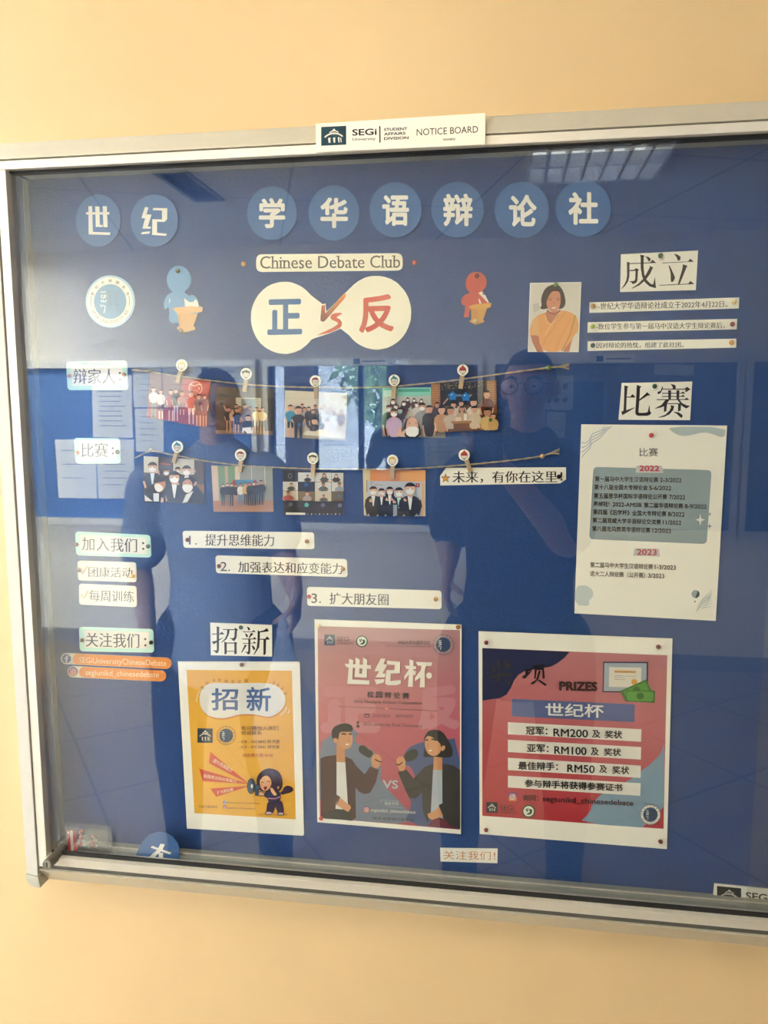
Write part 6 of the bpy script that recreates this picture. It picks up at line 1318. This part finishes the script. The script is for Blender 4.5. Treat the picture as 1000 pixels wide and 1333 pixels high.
    for pts in (rarm, larm):
        sh, el, wr = [V(p) for p in pts]
        tc.append([(cx, y, shz - .05, .085, .085), (*sh, .062 + g, .064 + g), (*(sh.lerp(el, .45)), .062 + g, .062 + g), (*(sh.lerp(el, .80)), .060 + g, .060 + g)])
    bake(skin_mesh('t_shirt', tc, shirt or SHIRT, root, base, .009, 6))
    tr = []
    for s in (-1, 1): tr.append([(x + s * hw * .35, y, hip + .03, .098, .110)] + [(p[0], p[1], p[2], p[3] + .018, p[4] + .018) for p in legs(s)[1:]] + [(x + s * hw, y - .015, .045, .058, .062)])
    bake(skin_mesh('trousers', tr, TROUS, root, base, .010, 6))
    for s in (-1, 1):
        bake(skin_mesh('shoe', [[(x + s * hw, y - .045, .045, .044, .044), (x + s * hw, y + .03, .048, .048, .044), (x + s * (hw + .015), y + .12, .038, .050, .036), (x + s * (hw + .02), y + .19, .030, .040, .028)]], SHOE, root, base, .008, 4))
    return root
V = Vector
def rel(px, py, yy):
    X, Z = at(px, py, GLASS - yy); return V((X, yy, Z))
# the one who takes the picture, right: phone raised in the hand on the right of the photograph
yp_ = -1.32
wr = rel(652, 606, -1.075); wr.y = -1.085
rsh = rel(742, 622, yp_ + .01); rel_ = rel(739, 708, -1.17)
lsh = rel(606, 622, yp_); lel = rel(585, 700, -1.40); lwr = rel(584, 735, -1.27)
dR = V((-.055, .045, .06)).normalized()
rh = hand(wr, dR, V((-.3, -.9, .1)), V((.2, -.2, 1)), .35, tcurl=.3)
lh = hand(lwr, V((-.05, .12, -1)), V((1, 0, 0)), V((0, 1, 0)), .35)
top_ = at(678, 444, GLASS - yp_)[1]
xx_ = at(675, 700, GLASS - yp_)[0]
person('person in a dark shirt raising a phone to take the picture, reflected right of centre', xx_, yp_, top_, .02, .4, (rsh, rel_, wr), (lsh, lel, lwr), rh, lh, head_turn=-.25, glasses=True)
# the phone just behind the lens position
PHB = mat('phone_back_glass', (.05, .06, .08), .15, noise=.03)
ph_ = empty('mobile_phone', (-.030, -1.018, EYE - .125), label='dark mobile phone held up in front of the photographer', cat='phone')
bm = bmesh.new(); box(bm, -.067, .010, -1.026, -1.018, EYE - .132, EYE + .016); bevel(bm, .003); finish(bm, 'case', PHB, ph_)
bm = bmesh.new(); box(bm, -.027, .007, -1.018, -1.0155, EYE - .022, EYE + .013); bevel(bm, .001); cbm = finish(bm, 'camera_bump', PHB, ph_)
for (xx, zz_) in ((-.001, .004), (-.001, -.013), (-.019, -.004)):
    bm = bmesh.new(); lathe(bm, [(-1.0155, .0062), (-1.0135, .0062), (-1.0135, .005), (-1.0142, .0046)], (xx, 0, EYE + zz_), 'y', 18); finish(bm, 'lens', DARKMETAL, cbm)
# the companion on the left with a plastic bag
ym = -1.30
x_ = at(285, 700, GLASS - ym)[0]; top_ = at(262, 470, GLASS - ym)[1]
rs = rel(346, 622, ym); re = rel(366, 712, ym - .02); rw = rel(384, 772, ym + .06)
ls = rel(204, 625, ym); le = rel(180, 735, ym - .03); lw = rel(192, 822, ym + .05)
rh = hand(rw, V((.02, .03, -1)), V((-1, 0, 0)), V((0, 1, 0)), .75)
lh = hand(lw, V((.02, .03, -1)), V((1, 0, 0)), V((0, 1, 0)), .3)
person('person in a navy T-shirt, painted lighter for haze, with a plastic bag in one hand, reflected on the left', x_, ym, top_, .005, .42, (rs, re, rw), (ls, le, lw), rh, lh, head_turn=.2, shirt=mat('haze_lightened_shirt', (.20, .24, .32), .9, noise=.12, scale=70, bump=.2))  # navy shirt painted lighter, standing in for glare on the left
BAG = bpy.data.materials.new('thin_clear_bag_film'); BAG.use_nodes = True
nt = BAG.node_tree; nt.nodes.clear(); ou = nt.nodes.new('ShaderNodeOutputMaterial'); mx = nt.nodes.new('ShaderNodeMixShader'); tr_ = nt.nodes.new('ShaderNodeBsdfTransparent'); df = nt.nodes.new('ShaderNodeBsdfPrincipled')
df.inputs['Base Color'].default_value = (.55, .62, .72, 1); df.inputs['Roughness'].default_value = .25; nz = nt.nodes.new('ShaderNodeTexNoise'); nz.inputs['Scale'].default_value = 30
mp = nt.nodes.new('ShaderNodeMapRange'); mp.inputs['To Min'].default_value = .25; mp.inputs['To Max'].default_value = .6
nt.links.new(nz.outputs[0], mp.inputs[0]); nt.links.new(mp.outputs[0], mx.inputs[0]); nt.links.new(tr_.outputs[0], mx.inputs[1]); nt.links.new(df.outputs[0], mx.inputs[2]); nt.links.new(mx.outputs[0], ou.inputs[0])
hp_ = rw + V((-.012, .085, -.085))
bm = bmesh.new(); rings = []
for i in range(15):
    t = i / 14; zc = hp_.z + .03 - t * .50; rad = .010 + .085 * (min(1, t * 1.6)) ** 1.3 * (1 - .35 * max(0, t - .8) / .2)
    rings.append([bm.verts.new((hp_.x - .006 + .012 * t + rad * math.cos(a) * (1 + .22 * math.sin(5 * a + i * .4) * t), hp_.y + rad * .55 * math.sin(a) * (1 + .25 * math.cos(4 * a + i) * t), zc + .006 * math.sin(6 * a) * t)) for a in [2 * math.pi * k / 28 for k in range(28)]])
for a, b in zip(rings, rings[1:]):
    for k in range(28): bm.faces.new((a[k], a[(k + 1) % 28], b[(k + 1) % 28], b[k]))
bm.faces.new(rings[-1])
bgo = finish(bm, 'plastic_bag', BAG, None, (hp_.x, hp_.y, hp_.z - .47), smooth=True); setp(bgo, 'thin clear plastic bag hanging from the hand of the left person', 'bag')
